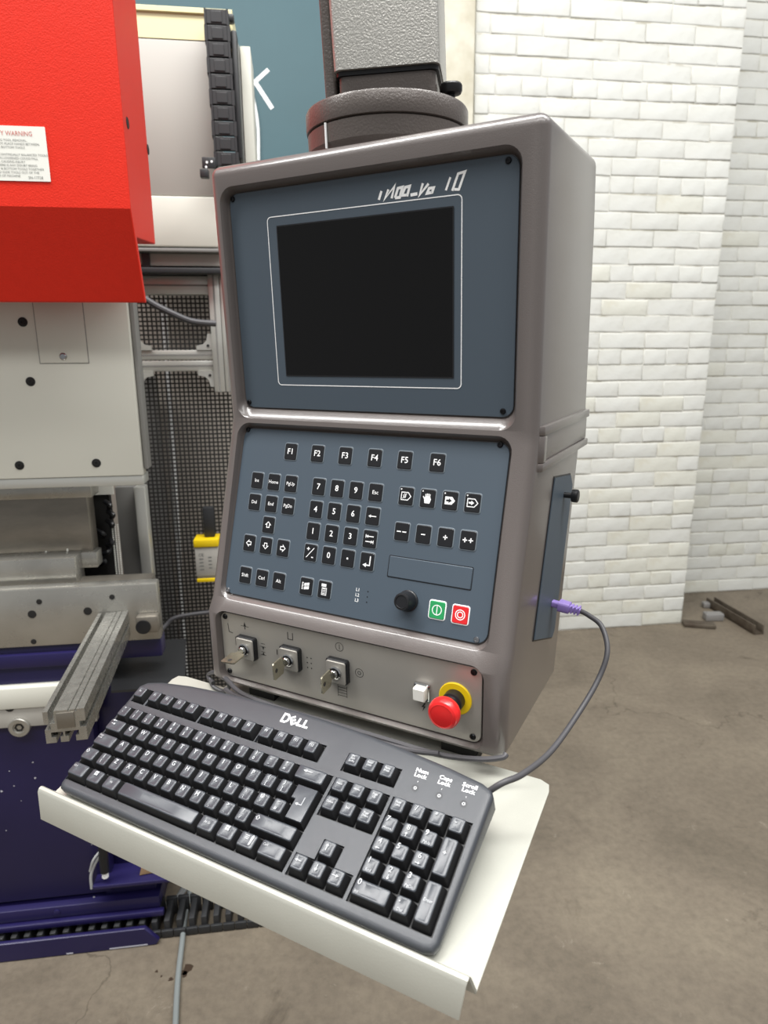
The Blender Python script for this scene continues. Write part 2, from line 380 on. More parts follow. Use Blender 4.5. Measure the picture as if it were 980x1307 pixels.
# bars lying on the floor by the wall
def bar_thing(name, label, p0, p1, wdt, h, m, group=None, kind='channel'):
    a = atz(*p0, -EYE); c = atz(*p1, -EYE); mid = (a+c)/2; d = (c-a); L = d.length
    t = thing(name, label, 'metal bar', (mid.x, mid.y, -EYE), MF, group)
    T = MF @ frame((mid.x, mid.y, -EYE+.001), (d.x, d.y, 0), (-d.y, d.x, 0)); b = MB(T)
    if kind == 'channel':
        b.box((-L/2, -wdt/2, 0), (L/2, wdt/2, .008)); b.build('web', m, t)
        for s_ in (-1, 1):
            q = MB(T); q.box((-L/2, s_*wdt/2, 0), (L/2, s_*(wdt/2-.008), h), r=.002); q.build('flange', m, t)
    else:
        b.box((-L/2, -wdt/2, 0), (L/2, wdt/2, h), r=.006); b.build('block', m, t)
        q = MB(T); q.box((-L/2+.01, -wdt/4, h), (L/2-.01, wdt/4, h+.002)); q.build('top_face', m, t)
    return t
bar_thing('channel_bar', 'long dark steel channel bar lying on the floor by the wall', (906, 773), (968, 810), .055, .05, 'barsteel')
bar_thing('steel_offcut', 'pale grey steel block against the middle of the dark channel bar', (898, 791), (921, 791), .05, .04, 'greyblock', kind='b')
bar_thing('steel_plate', 'small flat plate lying at the foot of the pilaster', (871, 798), (912, 801), .06, .022, 'barsteel', kind='b')
bar_thing('steel_block', 'smallest grey block, beside the far end of the dark bar', (896, 775), (906, 775), .04, .03, 'greyblock', kind='b')

# ================================================================== CONSOLE
XL, XR = -.566, -.171
KEYTH = {}
con = thing('control_console', 'tall brown-grey machine control cabinet with screen, keypad and key switches', 'control panel', (-.37, .70, -.412), CF)
prof = [(.644, .209), (.6565, -.079), (.6535, -.092), (.598, -.298), (.588, -.316), (.5890, -.405), (.5960, -.413), (.806, -.413), (.874, -.124), (.905, -.121), (.909, -.074), (.905, -.068), (.887, .138), (.872, .222)]
bmh = MB(CF)
bmh.rings([[(XR, y, z) for y, z in prof], [(XL, y, z) for y, z in prof]])
housing = bmh.build('housing', 'housing', con)
# rounded outer edges
bm = bmesh.new(); bm.from_mesh(housing.data)
inv = (CF.inverted() @ housing.matrix_world)
ed = []
for e in bm.edges:
    xs = [(inv @ v.co).x for v in e.verts]
    p = [(inv @ v.co) for v in e.verts]
    if abs(xs[0]-xs[1]) < 1e-5: ed.append(e)                      # side perimeters
    elif p[0].z > .2: ed.append(e)                                # top front / back
bmesh.ops.bevel(bm, geom=ed, offset=.0145, segments=5, profile=.5, affect='EDGES', clamp_overlap=True)
bm.to_mesh(housing.data); bm.free()
# planes of the three inset panels: origin at panel centre, x right, y up along the panel, z outwards
AL = (-.04546, .28067, -.02836)
def pplane(y0, z0, al, zc):
    D = Vector((0, -math.sin(al), -math.cos(al))); t = (z0 - zc)/math.cos(al)   # point on the plane at height zc
    P = Vector((0, y0, z0)) + D*t; P.x = -.3725
    return frame(P, (1, 0, 0), -D), al
P_up, _ = pplane(.6577, .1739, AL[0], .0565)
P_lo, _ = pplane(.6633, -.0947, AL[1], -.1935)
P_st, _ = pplane(.5960, -.3214, AL[2], -.3595)
def loc(P, al, zc, x, z): return (x + .3725, (z - zc)/math.cos(al))             # console x,z -> panel x,y
U = lambda x, z: loc(P_up, AL[0], .0565, x, z)
Lw = lambda x, z: loc(P_lo, AL[1], -.1935, x, z)
S = lambda x, z: loc(P_st, AL[2], -.3595, x, z)
OPEN = [(P_up, .350, .249, .013), (P_lo, .350, .2135, .013), (P_st, .350, .0915, .012)]
cut = []
for P, w_, h_, r_ in OPEN:
    c = MB(CF @ P); A = rrect(w_-.004, h_-.002, r_-.001, 6); Bq = rrect(w_+.0005, h_+.001, r_+.001, 6); Cq = rrect(w_+.012, h_+.018, r_+.006, 6, 0, -.0045)
    k = [(-.0008, A)]
    for i in range(7):                          # rounded mouth, widest along the bottom edge
        t_ = R(28+i/6*34); f_ = (math.cos(R(28))-math.cos(t_))/(math.cos(R(28))-math.cos(R(62))); g_ = (math.sin(t_)-math.sin(R(28)))/(math.sin(R(62))-math.sin(R(28))); bt = .0135 if P is P_lo else .010 if P is P_up else .004
        k.append((.0015+.0102*g_, rrect(w_+.0005+.007*f_, h_+.001+(.004+bt)*f_, r_+.001+.004*f_, 6, 0, (.004-bt)/2*f_)))
    Cq = k[-1][1]; k.append((.05, [(x*1.1, y*1.1) for x, y in Cq]))
    c.rings([[(x, y, z) for x, y in o_] for z, o_ in k]); cut.append(c.build('cutter', 'black', None))
boolean(housing, cut)
# raised band round the right side
b = MB(CF)
for z0, z1, pr, ya in ((-.084, -.074, .0045, .664), (-.121, -.112, .0045, .661), (-.112, -.084, .0015, .664), (-.112, -.084, .0045, 0)):
    if ya: b.rings([[(XR-.003, ya, z0), (XR+pr, ya+.006, z0), (XR+pr, .900, z0), (XR-.003, .904, z0)], [(XR-.003, ya, z1), (XR+pr, ya+.006, z1), (XR+pr, .900, z1), (XR-.003, .904, z1)]])
    else: b.rings([[(XR-.003, .662, z0), (XR+pr, .668, z0), (XR+pr, .680, z0), (XR-.003, .684, z0)], [(XR-.003, .664, z1), (XR+pr, .670, z1), (XR+pr, .682, z1), (XR-.003, .686, z1)]])
band = b.build('side_band', 'housing', con)
bevel_all(band, .0015, 2)
# side door
dy = [(.738, -.139), (.820, -.149), (.834, -.164), (.780, -.338), (.770, -.345), (.682, -.313)]
b = MB(CF); b.rings([[(XR+.0002, y, z) for y, z in dy], [(XR+.0018, y, z) for y, z in dy]])
door = tag(b.build('side_door', 'panel', con), label='blue-grey flap in the right side')
b = MB(CF); b.rings([[(XR+.0001, .758+(y-.758)*1.035, -.245+(z+.245)*1.018) for y, z in dy], [(XR+.0008, .758+(y-.758)*1.035, -.245+(z+.245)*1.018) for y, z in dy]]); sub(b.build('door_gap', 'black', None), door)
b = MB(CF @ frame((XR+.0018, .788, -.168), (0, 1, 0), (0, 0, 1))); b.lathe([(.0035, 0), (.0035, .009), (.0075, .0095), (.008, .012), (.008, .016), (.0065, .0172)], 16); sub(b.build('door_knob', 'black', None), door)

# --- display panel
b = MB(CF @ P_up); b.plate(rrect(.3462, .2455, .012, 6), .0002, .0018, r=.0004)
disp = tag(b.build('display_panel', 'panel', con), label='dark blue-grey display panel')
Pu = CF @ P_up
sc = [U(-.4798, .1392), U(-.266, -.0261)]; cx, cy = (sc[0][0]+sc[1][0])/2, (sc[0][1]+sc[1][1])/2; sw, sh = abs(sc[0][0]-sc[1][0]), abs(sc[0][1]-sc[1][1])
b = MB(Pu); b.plate(rrect(sw, sh, .0008, 2, cx, cy), .0017, .0021); sub(b.build('screen', 'screen', None), disp)
b = MB(Pu); b.band(rrect(sw+.0022, sh+.0022, .001, 2, cx, cy), rrect(sw-.0006, sh-.0006, .0008, 2, cx, cy), .0023); sub(b.build('screen_gasket', 'black', None), disp)
fr = [U(-.4931, .1500), U(-.2566, -.0376)]; cx, cy = (fr[0][0]+fr[1][0])/2, (fr[0][1]+fr[1][1])/2; fw, fh = abs(fr[0][0]-fr[1][0]), abs(fr[0][1]-fr[1][1])
b = MB(Pu); b.band(rrect(fw+.0010, fh+.0010, .0052, 5, cx, cy), rrect(fw-.0010, fh-.0010, .0042, 5, cx, cy), .00205); sub(b.build('frame_line', 'white', None), disp)
# worn lettering above the screen, stroke by stroke
b = MB(Pu); x0, y0 = U(-.3486, .1540); zt = .0021
def gl(pts, x, sc_=.0108, wd=.0027): b.stroke([(x0 + x + (p[0] + .42*p[1])*sc_, y0 + p[1]*sc_) for p in pts], wd, zt)
gl([(0, 0), (0, .75)], .000); gl([(.45, .8), (.35, 0), (1.0, 1.05), (1.1, 0)], .003)
gl([(0, 0), (0, .8), (.45, .85), (.5, 0), (0, 0)], .0188); gl([(.55, 0), (.5, .85), (.05, .8), (-.05, .15), (.5, .12)], .0265)
gl([(0, .08), (.7, .12)], .036, wd=.0030)
gl([(0, .95), (.05, 0), (.62, .85)], .046); gl([(.5, 0), (.5, .45), (.05, .45), (0, .05), (.5, .08)], .0545)
x0 += .0008; gl([(0, .1), (0, 1.15)], .0738, wd=.0022); gl([(0, 0), (0, 1.35), (.62, 1.45), (.62, .05), (.15, .1)], .081, wd=.0024)
sub(b.build('lettering', 'white', None), disp)
def screw(P, x, y, parent, z=.0018, r_=.0032, m='screw'):
    b = MB(CF @ P @ Matrix.Translation((x, y, z)) @ Matrix.Rotation(random.uniform(0, 1.5), 4, 'Z'))
    b.lathe([(r_, 0), (r_, .0006), (r_*.8, .0016), (r_*.45, .0017), (r_*.42, .0009)], 16); b.build_obj = None
    o = b.build('screw', m, None); sub(o, parent)
for x, z in ((-.5405, .174), (-.2105, .174), (-.5405, -.060), (-.2105, -.060)): screw(P_up, *U(x, z), disp)

# --- keypad panel
b = MB(CF @ P_lo); b.plate(rrect(.3462, .2095, .012, 6), .0002, .0018, r=.0004)
kp = tag(b.build('keypad_panel', 'panel', con), label='blue-grey membrane keypad panel')
Pl = CF @ P_lo
def pad_key(x, z, icon, w_=.0172, h_=.0196, m='black', name='key_button', border='keyedge', lab=None, mw='white'):
    T = Pl @ Matrix.Translation((*Lw(x, z), .0018)); b = MB(T)
    b.plate(rrect(w_+.0024, h_+.0024, .0028, 3), 0, .0006, 1, r=.0004)
    b.plate(rrect(w_, h_, .0018, 3), .0005, .0014, 0, r=.0005)
    icon(b, .00155)
    o = b.build(name, [m, border, mw], None); sub(o, kp)
    if lab: o['label'] = lab
def tx(t, s=.0085, bold=.01, x=0, y=0, sx=1.): return lambda b, z: b.text(t, x, y, s, z, 2, bold=bold, sx=sx)
def arrow_out(d):
    base = [(0, .0045), (.0042, .0005), (.0022, .0005), (.0022, -.0035), (-.0022, -.0035), (-.0022, .0005), (-.0042, .0005)]
    c, s_ = math.cos(d), math.sin(d)
    return lambda b, z: b.stroke([((x*c-y*s_)*.85, (x*s_+y*c)*.85) for x, y in base], .0010, z, 2, closed=True)
def arr(b, z, x0, x1, y, bar=False, wd=.0011):
    s_ = 1 if x1 > x0 else -1
    b.stroke([(x0, y), (x1-s_*.0015, y)], wd, z, 2); b.poly([(x1, y), (x1-s_*.003, y+.0018*s_), (x1-s_*.003, y-.0018*s_)], z, 2)
    if bar: b.stroke([(x1, y+.002), (x1, y-.002)], .0008, z, 2)
for i, x in enumerate((-.471, -.4325, -.394, -.355, -.317, -.278)): pad_key(x, -.1175, tx('F%d' % (i+1), .0098))
c1 = (-.516, -.4905, -.465); c2 = (-.425, -.3995, -.374, -.3485); c3 = (-.310, -.284, -.258, -.2325)
for x, t in zip(c1, ('Ins', 'Home', 'PgUp')): pad_key(x, -.155, tx(t, .0058, .005))
for x, t in zip(c1, ('Del', 'End', 'PgDn')): pad_key(x, -.181, tx(t, .0058, .005))
pad_key(c1[1], -.206, arrow_out(0)); pad_key(c1[0], -.2305, arrow_out(math.pi/2)); pad_key(c1[1], -.2305, arrow_out(math.pi)); pad_key(c1[2], -.2305, arrow_out(-math.pi/2))
for r_, row in enumerate((('7', '8', '9'), ('4', '5', '6'), ('1', '2', '3'))):
    for x, t in zip(c2, row): pad_key(x, (-.155, -.181, -.206)[r_], tx(t, .0098))
pad_key(c2[3], -.155, tx('Esc', .0062, .005)); pad_key(c2[3], -.181, lambda b, z: arr(b, z, .005, -.005, 0))
def tabi(b, z): arr(b, z, .005, -.005, .003, True); arr(b, z, -.005, .005, -.003, True)
pad_key(c2[3], -.206, tabi)
def pm(b, z): b.text('+', -.003, .004, .008, z, 2, bold=.02); b.text('-', .0035, -.0045, .009, z, 2, bold=.02); b.stroke([(-.005, -.006), (.005, .006)], .0009, z, 2)
pad_key(c2[0], -.2305, pm); pad_key(c2[1], -.2305, tx('0', .0098)); pad_key(c2[2], -.2305, lambda b, z: b.circle(0, 0, .0006, .0012, z, 2))
def ent(b, z): b.stroke([(.004, .0065), (.004, -.004), (-.001, -.004)], .0013, z, 2); b.poly([(-.005, -.004), (-.0005, -.0015), (-.0005, -.0065)], z, 2)
pad_key(c2[3], -.2305, ent)
for x, t in zip(c1, ('Shift', 'Ctrl', 'Alt')): pad_key(x, -.269, tx(t, .0060, .005))
def winlogo(b, z):
    for i in range(2):
        for j in range(2): b.poly([(-.0025+i*.0036, .0003-j*.0042+.0006*i), (.0007+i*.0036, .0009-j*.0042+.0006*i), (.0007+i*.0036, .0043-j*.0042+.0006*i), (-.0025+i*.0036, .0037-j*.0042+.0006*i)], z, 2)
    for j in range(5): b.poly([(-.0060, -.0037+j*.0018), (-.0036, -.0037+j*.0018), (-.0036, -.0028+j*.0018), (-.0060, -.0028+j*.0018)], z, 2)
pad_key(c2[0], -.269, winlogo)
def menui(b, z):
    b.stroke([(-.003, -.006), (.003, -.006), (.003, .002), (-.003, .002)], .0007, z, 2, closed=True)
    for j in range(4): b.stroke([(-.0022, -.0045+j*.0018), (.0022, -.0045+j*.0018)], .0007, z, 2)
    b.poly([(-.0042, .0035), (.0022, .0035), (.0022, .0068), (-.0042, .0068)], z, 2)
pad_key(c2[1], -.269, menui)
def tagshape(inner, fill=False):
    def f(b, z):
        b.circle(-.0062, .0075, .0005, .0006, z, 2)
        o = [(-.0055, -.0042), (.0025, -.0042), (.006, 0), (.0025, .0042), (-.0055, .0042)]
        if fill: b.poly(o, z, 2)
        else: b.stroke(o, .0009, z, 2, closed=True)
        inner(b, z)
    return f
def t0(b, z): b.text('0', -.0015, 0, .0075, z, 2); b.stroke([(-.004, -.003), (.001, .003)], .0006, z, 2)
def t1(b, z):                                                # arrow cut dark into the white tag
    b.stroke([(-.0042, 0), (-.001, 0)], .0022, z+.0001, 0); b.poly([(-.0012, -.0026), (.0025, 0), (-.0012, .0026)], z+.0001, 0)
def t2(b, z): b.stroke([(-.0042, 0), (-.001, 0)], .0018, z, 2); b.poly([(-.0012, -.0024), (.002, 0), (-.0012, .0024)], z, 2)
def hand(b, z):
    b.circle(-.0062, .0075, .0005, .0006, z, 2)
    b.poly([(-.003, -.0055), (.003, -.0055), (.0042, -.001), (.0028, .0022), (-.0028, .0022), (-.0042, .0)], z, 2)
    for k in range(4): b.stroke([(-.0022+k*.0015, .002), (-.0025+k*.0017, .0055-abs(k-1.5)*.0006)], .0010, z, 2)
    b.stroke([(-.0035, -.001), (-.0052, .002)], .0011, z, 2)
pad_key(c3[0], -.1555, tagshape(t0)); pad_key(c3[1], -.1555, hand); pad_key(c3[2], -.1555, tagshape(t1, True)); pad_key(c3[3], -.1555, tagshape(t2))
for x, t in zip(c3, ('--', '-', '+', '++')):
    def f(b, z, t=t):
        for i, ch in enumerate(t):
            xx = (i-(len(t)-1)/2)*.0066; b.stroke([(xx-.0025, 0), (xx+.0025, 0)], .0012, z, 2)
            if ch == '+': b.stroke([(xx, -.0025), (xx, .0025)], .0012, z, 2)
    pad_key(x, -.1935, f)
def on_i(b, z): b.circle(0, 0, .0052, .0009, z, 2); b.stroke([(0, -.0045), (0, .0045)], .0009, z, 2)
def off_i(b, z): b.circle(0, 0, .0052, .0009, z, 2); b.circle(0, 0, .0030, .0009, z, 2)
pad_key(-.2575, -.2685, on_i, .0175, .0185, 'green', 'start_button', 'white', 'green start button')
pad_key(-.2310, -.2690, off_i, .0175, .0185, 'redbtn', 'stop_button', 'white', 'red stop button')
a = Lw(-.321, -.2205); c = Lw(-.2235, -.2425)
b = MB(Pl); b.plate(rrect(c[0]-a[0], a[1]-c[1], .001, 2, (a[0]+c[0])/2, (a[1]+c[1])/2), .0017, .0027, r=.0006)
sub(b.build('blank_cover', 'panel', None), kp)
b = MB(Pl); b.band(rrect(c[0]-a[0]+.0018, a[1]-c[1]+.0018, .0015, 2, (a[0]+c[0])/2, (a[1]+c[1])/2), rrect(c[0]-a[0]+.0002, a[1]-c[1]+.0002, .001, 2, (a[0]+c[0])/2, (a[1]+c[1])/2), .00195)
sub(b.build('cover_gap', 'black', None), kp)
b = MB(Pl @ Matrix.Translation((*Lw(-.2925, -.2645), .0018))); b.lathe([(.0118, 0), (.0118, .002), (.0108, .003), (.0095, .016), (.0088, .0178), (.0070, .0182), (.0066, .0174)], 28)
sub(b.build('rotary_knob', 'black', None), kp)
b = MB(Pl)
for i in range(3):
    x, y = Lw(-.356, -.2625-.0058*i); b.text('L%d' % (i+1), x, y, .0052, .0020, bold=.01)
    x, y = Lw(-.343, -.2625-.0058*i); b.circle(x, y, .0004, .0007, .0020, 1)
sub(b.build('lamp_letters', ['white', 'black'], None), kp)
for x, z in ((-.5405, -.0947), (-.2105, -.0947)): screw(P_lo, *Lw(x, z), kp)
for x, z in ((-.5405, -.2904), (-.2105, -.2904)): screw(P_lo, *Lw(x, z), kp, m='chromescrew')

# --- steel switch panel
Ps = CF @ P_st
b = MB(Ps); b.plate(rrect(.3462, .0880, .010, 6), .0002, .0018, r=.0004)
sp = tag(b.build('switch_panel', 'steelpanel', con), label='brushed steel panel with key switches')
for x, z in ((-.5385, -.3214), (-.2085, -.3214), (-.5385, -.397), (-.2085, -.397)): screw(P_st, *S(x, z), sp, r_=.0036)
# printed symbols
zz = .0020
def fin():
    global b
    if b.v: sub(b.build('printed_symbol', 'ink', None), sp)
    b = MB(Ps)
b = MB(Ps)
def sxy(x, z): return S(x, z)
fin()
x, y = sxy(-.533, -.338); b.stroke([(x-.002, y+.008), (x-.001, y-.003), (x+.005, y-.004)], .0009, zz)
fin()
x, y = sxy(-.508, -.329); b.stroke([(x-.006, y), (x+.006, y)], .0006, zz); b.poly([(x-.002, y), (x+.002, y), (x, y+.006)], zz); b.stroke([(x, y-.004), (x, y)], .0012, zz)
for dz in (0, .011):
    fin(); x, y = sxy(-.4815, -.351-dz); b.stroke([(x-.004, y), (x+.004, y)], .0006, zz); b.poly([(x-.0018, y), (x+.0018, y), (x, y-.0045 if not dz else y+.004)], zz); b.stroke([(x-.003, y+.004), (x+.003, y+.004)], .0006, zz)
fin()
x, y = sxy(-.5245, -.352); b.stroke([(x, y+.006), (x, y-.006)], .0006, zz)
fin()
x, y = sxy(-.4395, -.3285); b.stroke([(x-.0035, y+.005), (x-.0035, y-.004), (x+.0035, y-.004), (x+.0035, y+.005)], .0010, zz)
fin()
x, y = sxy(-.4605, -.3535); b.stroke([(x, y+.0035), (x, y-.0035)], .0012, zz)
for i in range(2):
    for j in range(3): fin(); x, y = sxy(-.4165+i*.0055, -.351-j*.0065); b.circle(x, y, .0005, .0008, zz, n=8)
fin()
x, y = sxy(-.371, -.3275); b.circle(x, y, .0052, .0006, zz); b.stroke([(x, y-.003), (x, y+.003)], .0007, zz)
fin()
x, y = sxy(-.3455, -.3545); b.circle(x, y, .0052, .0006, zz); b.circle(x, y, .0020, .0007, zz, n=12)
fin()
x, y = sxy(-.3690, -.3800)
for i in range(2): b.stroke([(x-.006+i*.012, y+.004), (x-.006+i*.012, y-.011)], .0006, zz)
for j in range(4): b.stroke([(x-.006, y+.001-j*.0035), (x+.006, y+.001-j*.0035)], .0006, zz)
fin()
x, y = sxy(-.2655, -.3765); b.poly([(x+.001, y+.005), (x-.0025, y-.0005), (x, y-.0005), (x-.0015, y-.006), (x+.0025, y+.001), (x+.0005, y+.001), (x+.0025, y+.005)], zz)
fin()
def key_switch(x, z, ang, tilt, klab, lab):
    T = Ps @ Matrix.Translation((*S(x, z), .0018))
    b = MB(T); b.plate(rrect(.0285, .0300, .003, 4), 0, .0065, r=.001)
    o = tag(b.build('key_switch', 'black', con), label=lab)
    b = MB(T); b.plate(rrect(.0255, .0270, .0022, 4), .0065, .0082, r=.0006); sub(b.build('face_plate', 'steelpanel', None), o)
    b = MB(T @ Matrix.Translation((0, 0, .0082))); b.lathe([(.0078, 0), (.0078, .0016), (.0066, .0024), (.0060, .0018), (.0052, .0018), (.0052, .0060), (.0045, .0068)], 24, mids=[0, 0, 1, 1, 0, 0]); sub(b.build('lock_barrel', ['chrome', 'black'], None), o)
    # key: shank in the barrel then a flat bow with a hole, in the plane containing the barrel axis
    K = T @ Matrix.Translation((0, 0, .0140)) @ Matrix.Rotation(ang, 4, 'Z') @ Matrix.Rotation(tilt, 4, 'X')
    K = K @ Matrix(((1, 0, 0, 0), (0, 0, -1, 0), (0, 1, 0, 0), (0, 0, 0, 1)))    # local y -> outward
    b = MB(K)
    out = [(-.0040, -.004), (.0040, -.004), (.0042, .0045), (.0095, .0065), (.0105, .0080), (.0105, .0255), (.0090, .0270), (-.0090, .0270), (-.0105, .0255), (-.0105, .0080), (-.0095, .0065), (-.0042, .0045)]
    hole = [(.0026*math.cos(2*math.pi*i/10+1.2), .0215+.0026*math.sin(2*math.pi*i/10+1.2)) for i in range(10)]
    t2_ = .0009
    # simple bow: plate plus dark hole ring on both sides
    b.plate(out, -t2_, t2_, 0)
    b.poly(hole, t2_+.0002, 1); b.poly(list(reversed(hole)), -t2_-.0002, 1)
    kk = b.build('key', ['keybrass', 'ink'], None, smooth=25); sub(kk, o)
    if klab: kk['label'] = klab
key_switch(-.5045, -.3560, R(5), R(6), 'brass-coloured key lying flat', 'left key switch')
key_switch(-.4385, -.3555, R(92), R(6), None, 'middle key switch')
key_switch(-.3725, -.3565, R(90), R(5), None, 'right key switch')
# square lamp button
T = Ps @ Matrix.Translation((*S(-.2665, -.3570), .0018))
b = MB(T); b.plate(rrect(.0185, .0200, .002, 3), 0, .0045, r=.001); o = tag(b.build('lamp_button', 'chrome', con), label='white square lamp button')
b = MB(T); b.plate(rrect(.0140, .0150, .0012, 3), .0045, .0115, r=.0012); sub(b.build('lens', 'label', None), o)
# emergency stop
T = Ps @ Matrix.Translation((*S(-.2285, -.3565), .0018))
b = MB(T); b.lathe([(.0185, 0), (.0185, .0012), (.0178, .0018), (.012, .0018)], 40); es = tag(b.build('emergency_stop', 'yellow', con), label='red mushroom emergency stop on a yellow ring')
b = MB(T); b.lathe([(.0115, .0016), (.0115, .012), (.0095, .013), (.0088, .0230), (.0120, .0250)], 28); sub(b.build('collar', 'black', None), es)
b = MB(T); b.lathe([(.0120, .0235), (.0158, .0255), (.0170, .0290), (.0168, .0335), (.0150, .0372), (.0125, .0385), (.0118, .0382), (.0070, .0392), (.0001, .0395)], 40); sub(b.build('mushroom_head', 'red_head', None), es)

# --- shelf
def shelf():
    T = CF; th = .0016
    zf = lambda y: -.4326 - (.6063-y)*.1228
    # floor outline (x,y) with rounded rear corners
    fl_ = [(-.1235, .378), (-.125, .594), (-.1275, .6035), (-.137, .6075), (-.205, .6075), (-.207, .645), (-.560, .645), (-.562, .6085), (-.628, .6085), (-.640, .6055), (-.6425, .596), (-.6050, .378)]
    b = MB(T); b.rings([[(x, y, zf(y)-th) for x, y in fl_], [(x, y, zf(y)) for x, y in fl_]])
    sh_ = tag(b.build('keyboard_shelf', 'tray', con), label='pale sheet-metal keyboard shelf')
    sec = [(.3785, zf(.3785)), (.3735, -.4455), (.3718, -.4425), (.3695, -.4412), (.3668, -.4420), (.3650, -.4450), (.3640, -.4775), (.3660, -.4775), (.3668, -.4460), (.3690, -.4440), (.3712, -.4450), (.3765, zf(.3785)-th)]
    xr = [-.1235] + [-.1262]*0; b = MB(T)
    def X1(y, z): return -.1235 - max(0, (z+.461))*.17 if y > .372 else -.1268 - max(0, -.4412-z)*.14
    b.rings([[(X1(y, z), y, z) for y, z in sec], [(-.6045 + (.3785-y)*.1, y, z) for y, z in sec]])
    sub(tag(b.build('front_lip', 'tray', None), label='folded front lip of the shelf'), sh_)
    b = MB(T)
    for xx in (-.50, -.23):
        b = MB(T); b.box((xx-.02, .610, zf(.610)), (xx+.02, .642, -.4135)); sub(b.build('mounting_block', 'dark', None), sh_)
shelf()

# ================================================================== KEYBOARD
u = .01905
K0 = Vector((-.5937, .4999, -.383)); KX = Vector((1, -.0051, 0)); KD = Vector((-.0046, -.9036, -.4283))
KF = CF @ frame(K0, KX, -KD)                 # x right, y to the rear, z up from the key tops
kbd = thing('computer_keyboard', 'black full-size computer keyboard lying on the pale shelf', 'keyboard', (-.38, .44, -.4535), CF)
kbd_root = kbd
DZ = -.0078
def V(v): return -v*u
back = [(-.40, -.15), (.0, -.55), (1.0, -.86), (3.0, -1.16), (5.3, -1.36), (8, -1.50), (11.5, -1.56), (15, -1.46), (18, -1.22), (20.5, -.95), (22.3, -.68), (22.85, -.45), (23.02, -.15)]
front = [(22.90, 6.6), (22.75, 6.95), (22.35, 7.08), (12, 7.10), (.4, 7.08), (.0, 6.98), (-.15, 6.75)]
outl = [(a_*u, V(v)) for a_, v in back + front]
def botz(y):                                   # thin at the front, thicker at the rear
    t = (y - V(7.1)) / (V(-1.5) - V(7.1)); return -.0195 - .018*t
def inset(pts, d):
    n = len(pts); cx = sum(p[0] for p in pts)/n; out = []
    for i in range(n):
        a_ = Vector(pts[i-1]); b_ = Vector(pts[i]); c_ = Vector(pts[(i+1) % n])
        d1 = (b_-a_).normalized(); d2 = (c_-b_).normalized(); t = (d1+d2).normalized()
        nn = Vector((-t.y, t.x)); k = d/max(.5, t.dot(d1)); out.append((b_.x - nn.x*k*SGN, b_.y - nn.y*k*SGN))
    return out
SGN = 1                                        # outline runs clockwise seen from above
b = MB(KF)
rs = [[(x, y, botz(y)) for x, y in inset(outl, .003)], [(x, y, botz(y)+.003) for x, y in inset(outl, .0005)], [(x, y, DZ-.0045) for x, y in outl], [(x, y, DZ-.0030) for x, y in inset(outl, .0006)], [(x, y, DZ-.0012) for x, y in inset(outl, .0018)], [(x, y, DZ-.0003) for x, y in inset(outl, .0036)], [(x, y, DZ) for x, y in inset(outl, .0060)]]
b.rings(rs)
case = b.build('case', 'kcase', kbd)
WELL = [(0, 0, 1, 1), (1.2, 0, 5.25, 1), (5.42, 0, 9.52, 1), (9.62, 0, 13.75, 1), (15.2, 0, 18.25, 1), (0, 1.46, 14.98, 6.46), (15.2, 1.46, 18.25, 3.48), (15.2, 5.46, 18.25, 6.47), (16.2, 4.46, 17.25, 5.47), (18.47, 1.46, 22.53, 6.47)]
cut = []
for i, (xa, ya, xb, yb) in enumerate(WELL):
    c = MB(KF); e_ = .0006
    c.box((xa*u-e_, V(yb)-e_, DZ-.0035 - (.0003 if i == 8 else 0)), (xb*u+e_, V(ya)+e_, DZ+.02)); cut.append(c.build('cutter', 'kside', None))
boolean(case, cut)
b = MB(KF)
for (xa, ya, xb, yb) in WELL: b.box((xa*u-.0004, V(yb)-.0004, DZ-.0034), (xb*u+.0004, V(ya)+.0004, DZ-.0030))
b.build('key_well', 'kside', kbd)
def ringr(x0, x1, y0, y1, z, r_): return [(x, y, z) for x, y in rrect(x1-x0, y1-y0, r_, 2, (x0+x1)/2, (y0+y1)/2)]
def keycap(x, v, wU=1, hU=1, draw=None, enter=False, dz=0):
    """x,v: left/rear corner in units"""
    b = MB(KF); g = .0007; xa, xb = x*u+g, (x+wU)*u-g; ya, yb = V(v+hU)+g, V(v)-g
    zb = DZ-.0025
    if not enter:
        ta, tb_, tc_, td = xa+.0029, xb-.0029, ya+.0036, yb-.0016
        rs = [ringr(xa, xb, ya, yb, zb, .0010), ringr(ta-.0004, tb_+.0004, tc_-.0004, td+.0004, -.0009+dz, .0018), ringr(ta+.0001, tb_-.0001, tc_+.0001, td-.0001, -.0002+dz, .0016), ringr(ta+.0007, tb_-.0007, tc_+.0007, td-.0007, .0+dz, .0012), ringr((ta+tb_)/2-(tb_-ta)*.22, (ta+tb_)/2+(tb_-ta)*.22, tc_+.002, td-.002, -.0006+dz, .0008)]
        b.rings(rs, mids=[1, 0, 0, 0], cap0=True, cap1=True)
        cx, cy = (ta+tb_)/2, (tc_+td)/2
    else:                                       # L-shaped return key
        def Lp(i, z, s=0):
            xs = (x+.25)*u+g
            P = [(xb-i, ya+i*1.1), (xb-i, yb-i*.6), (xa+i, yb-i*.6), (xa+i, V(v+1)+g+i), (xs+i, V(v+1)+g+i), (xs+i, ya+i*1.1)]
            return [(px, py, z) for px, py in P]
        b.rings([Lp(0, zb), Lp(.0022, -.0009+dz), Lp(.0028, -.0001+dz), Lp(.0036, 0+dz)], mids=[1, 0, 0])
        cx, cy = (xa+xb)/2, (ya+yb)/2
    if draw: draw(b, cx, cy, xa, yb)
    b.build('keycap', ['ktop', 'kside', 'legend'], kbd)
def T1(t, s=.0068): return lambda b, cx, cy, xa, yb: b.text(t, cx-.0012, cy+.0022, s, .0003, 2, bold=.002)
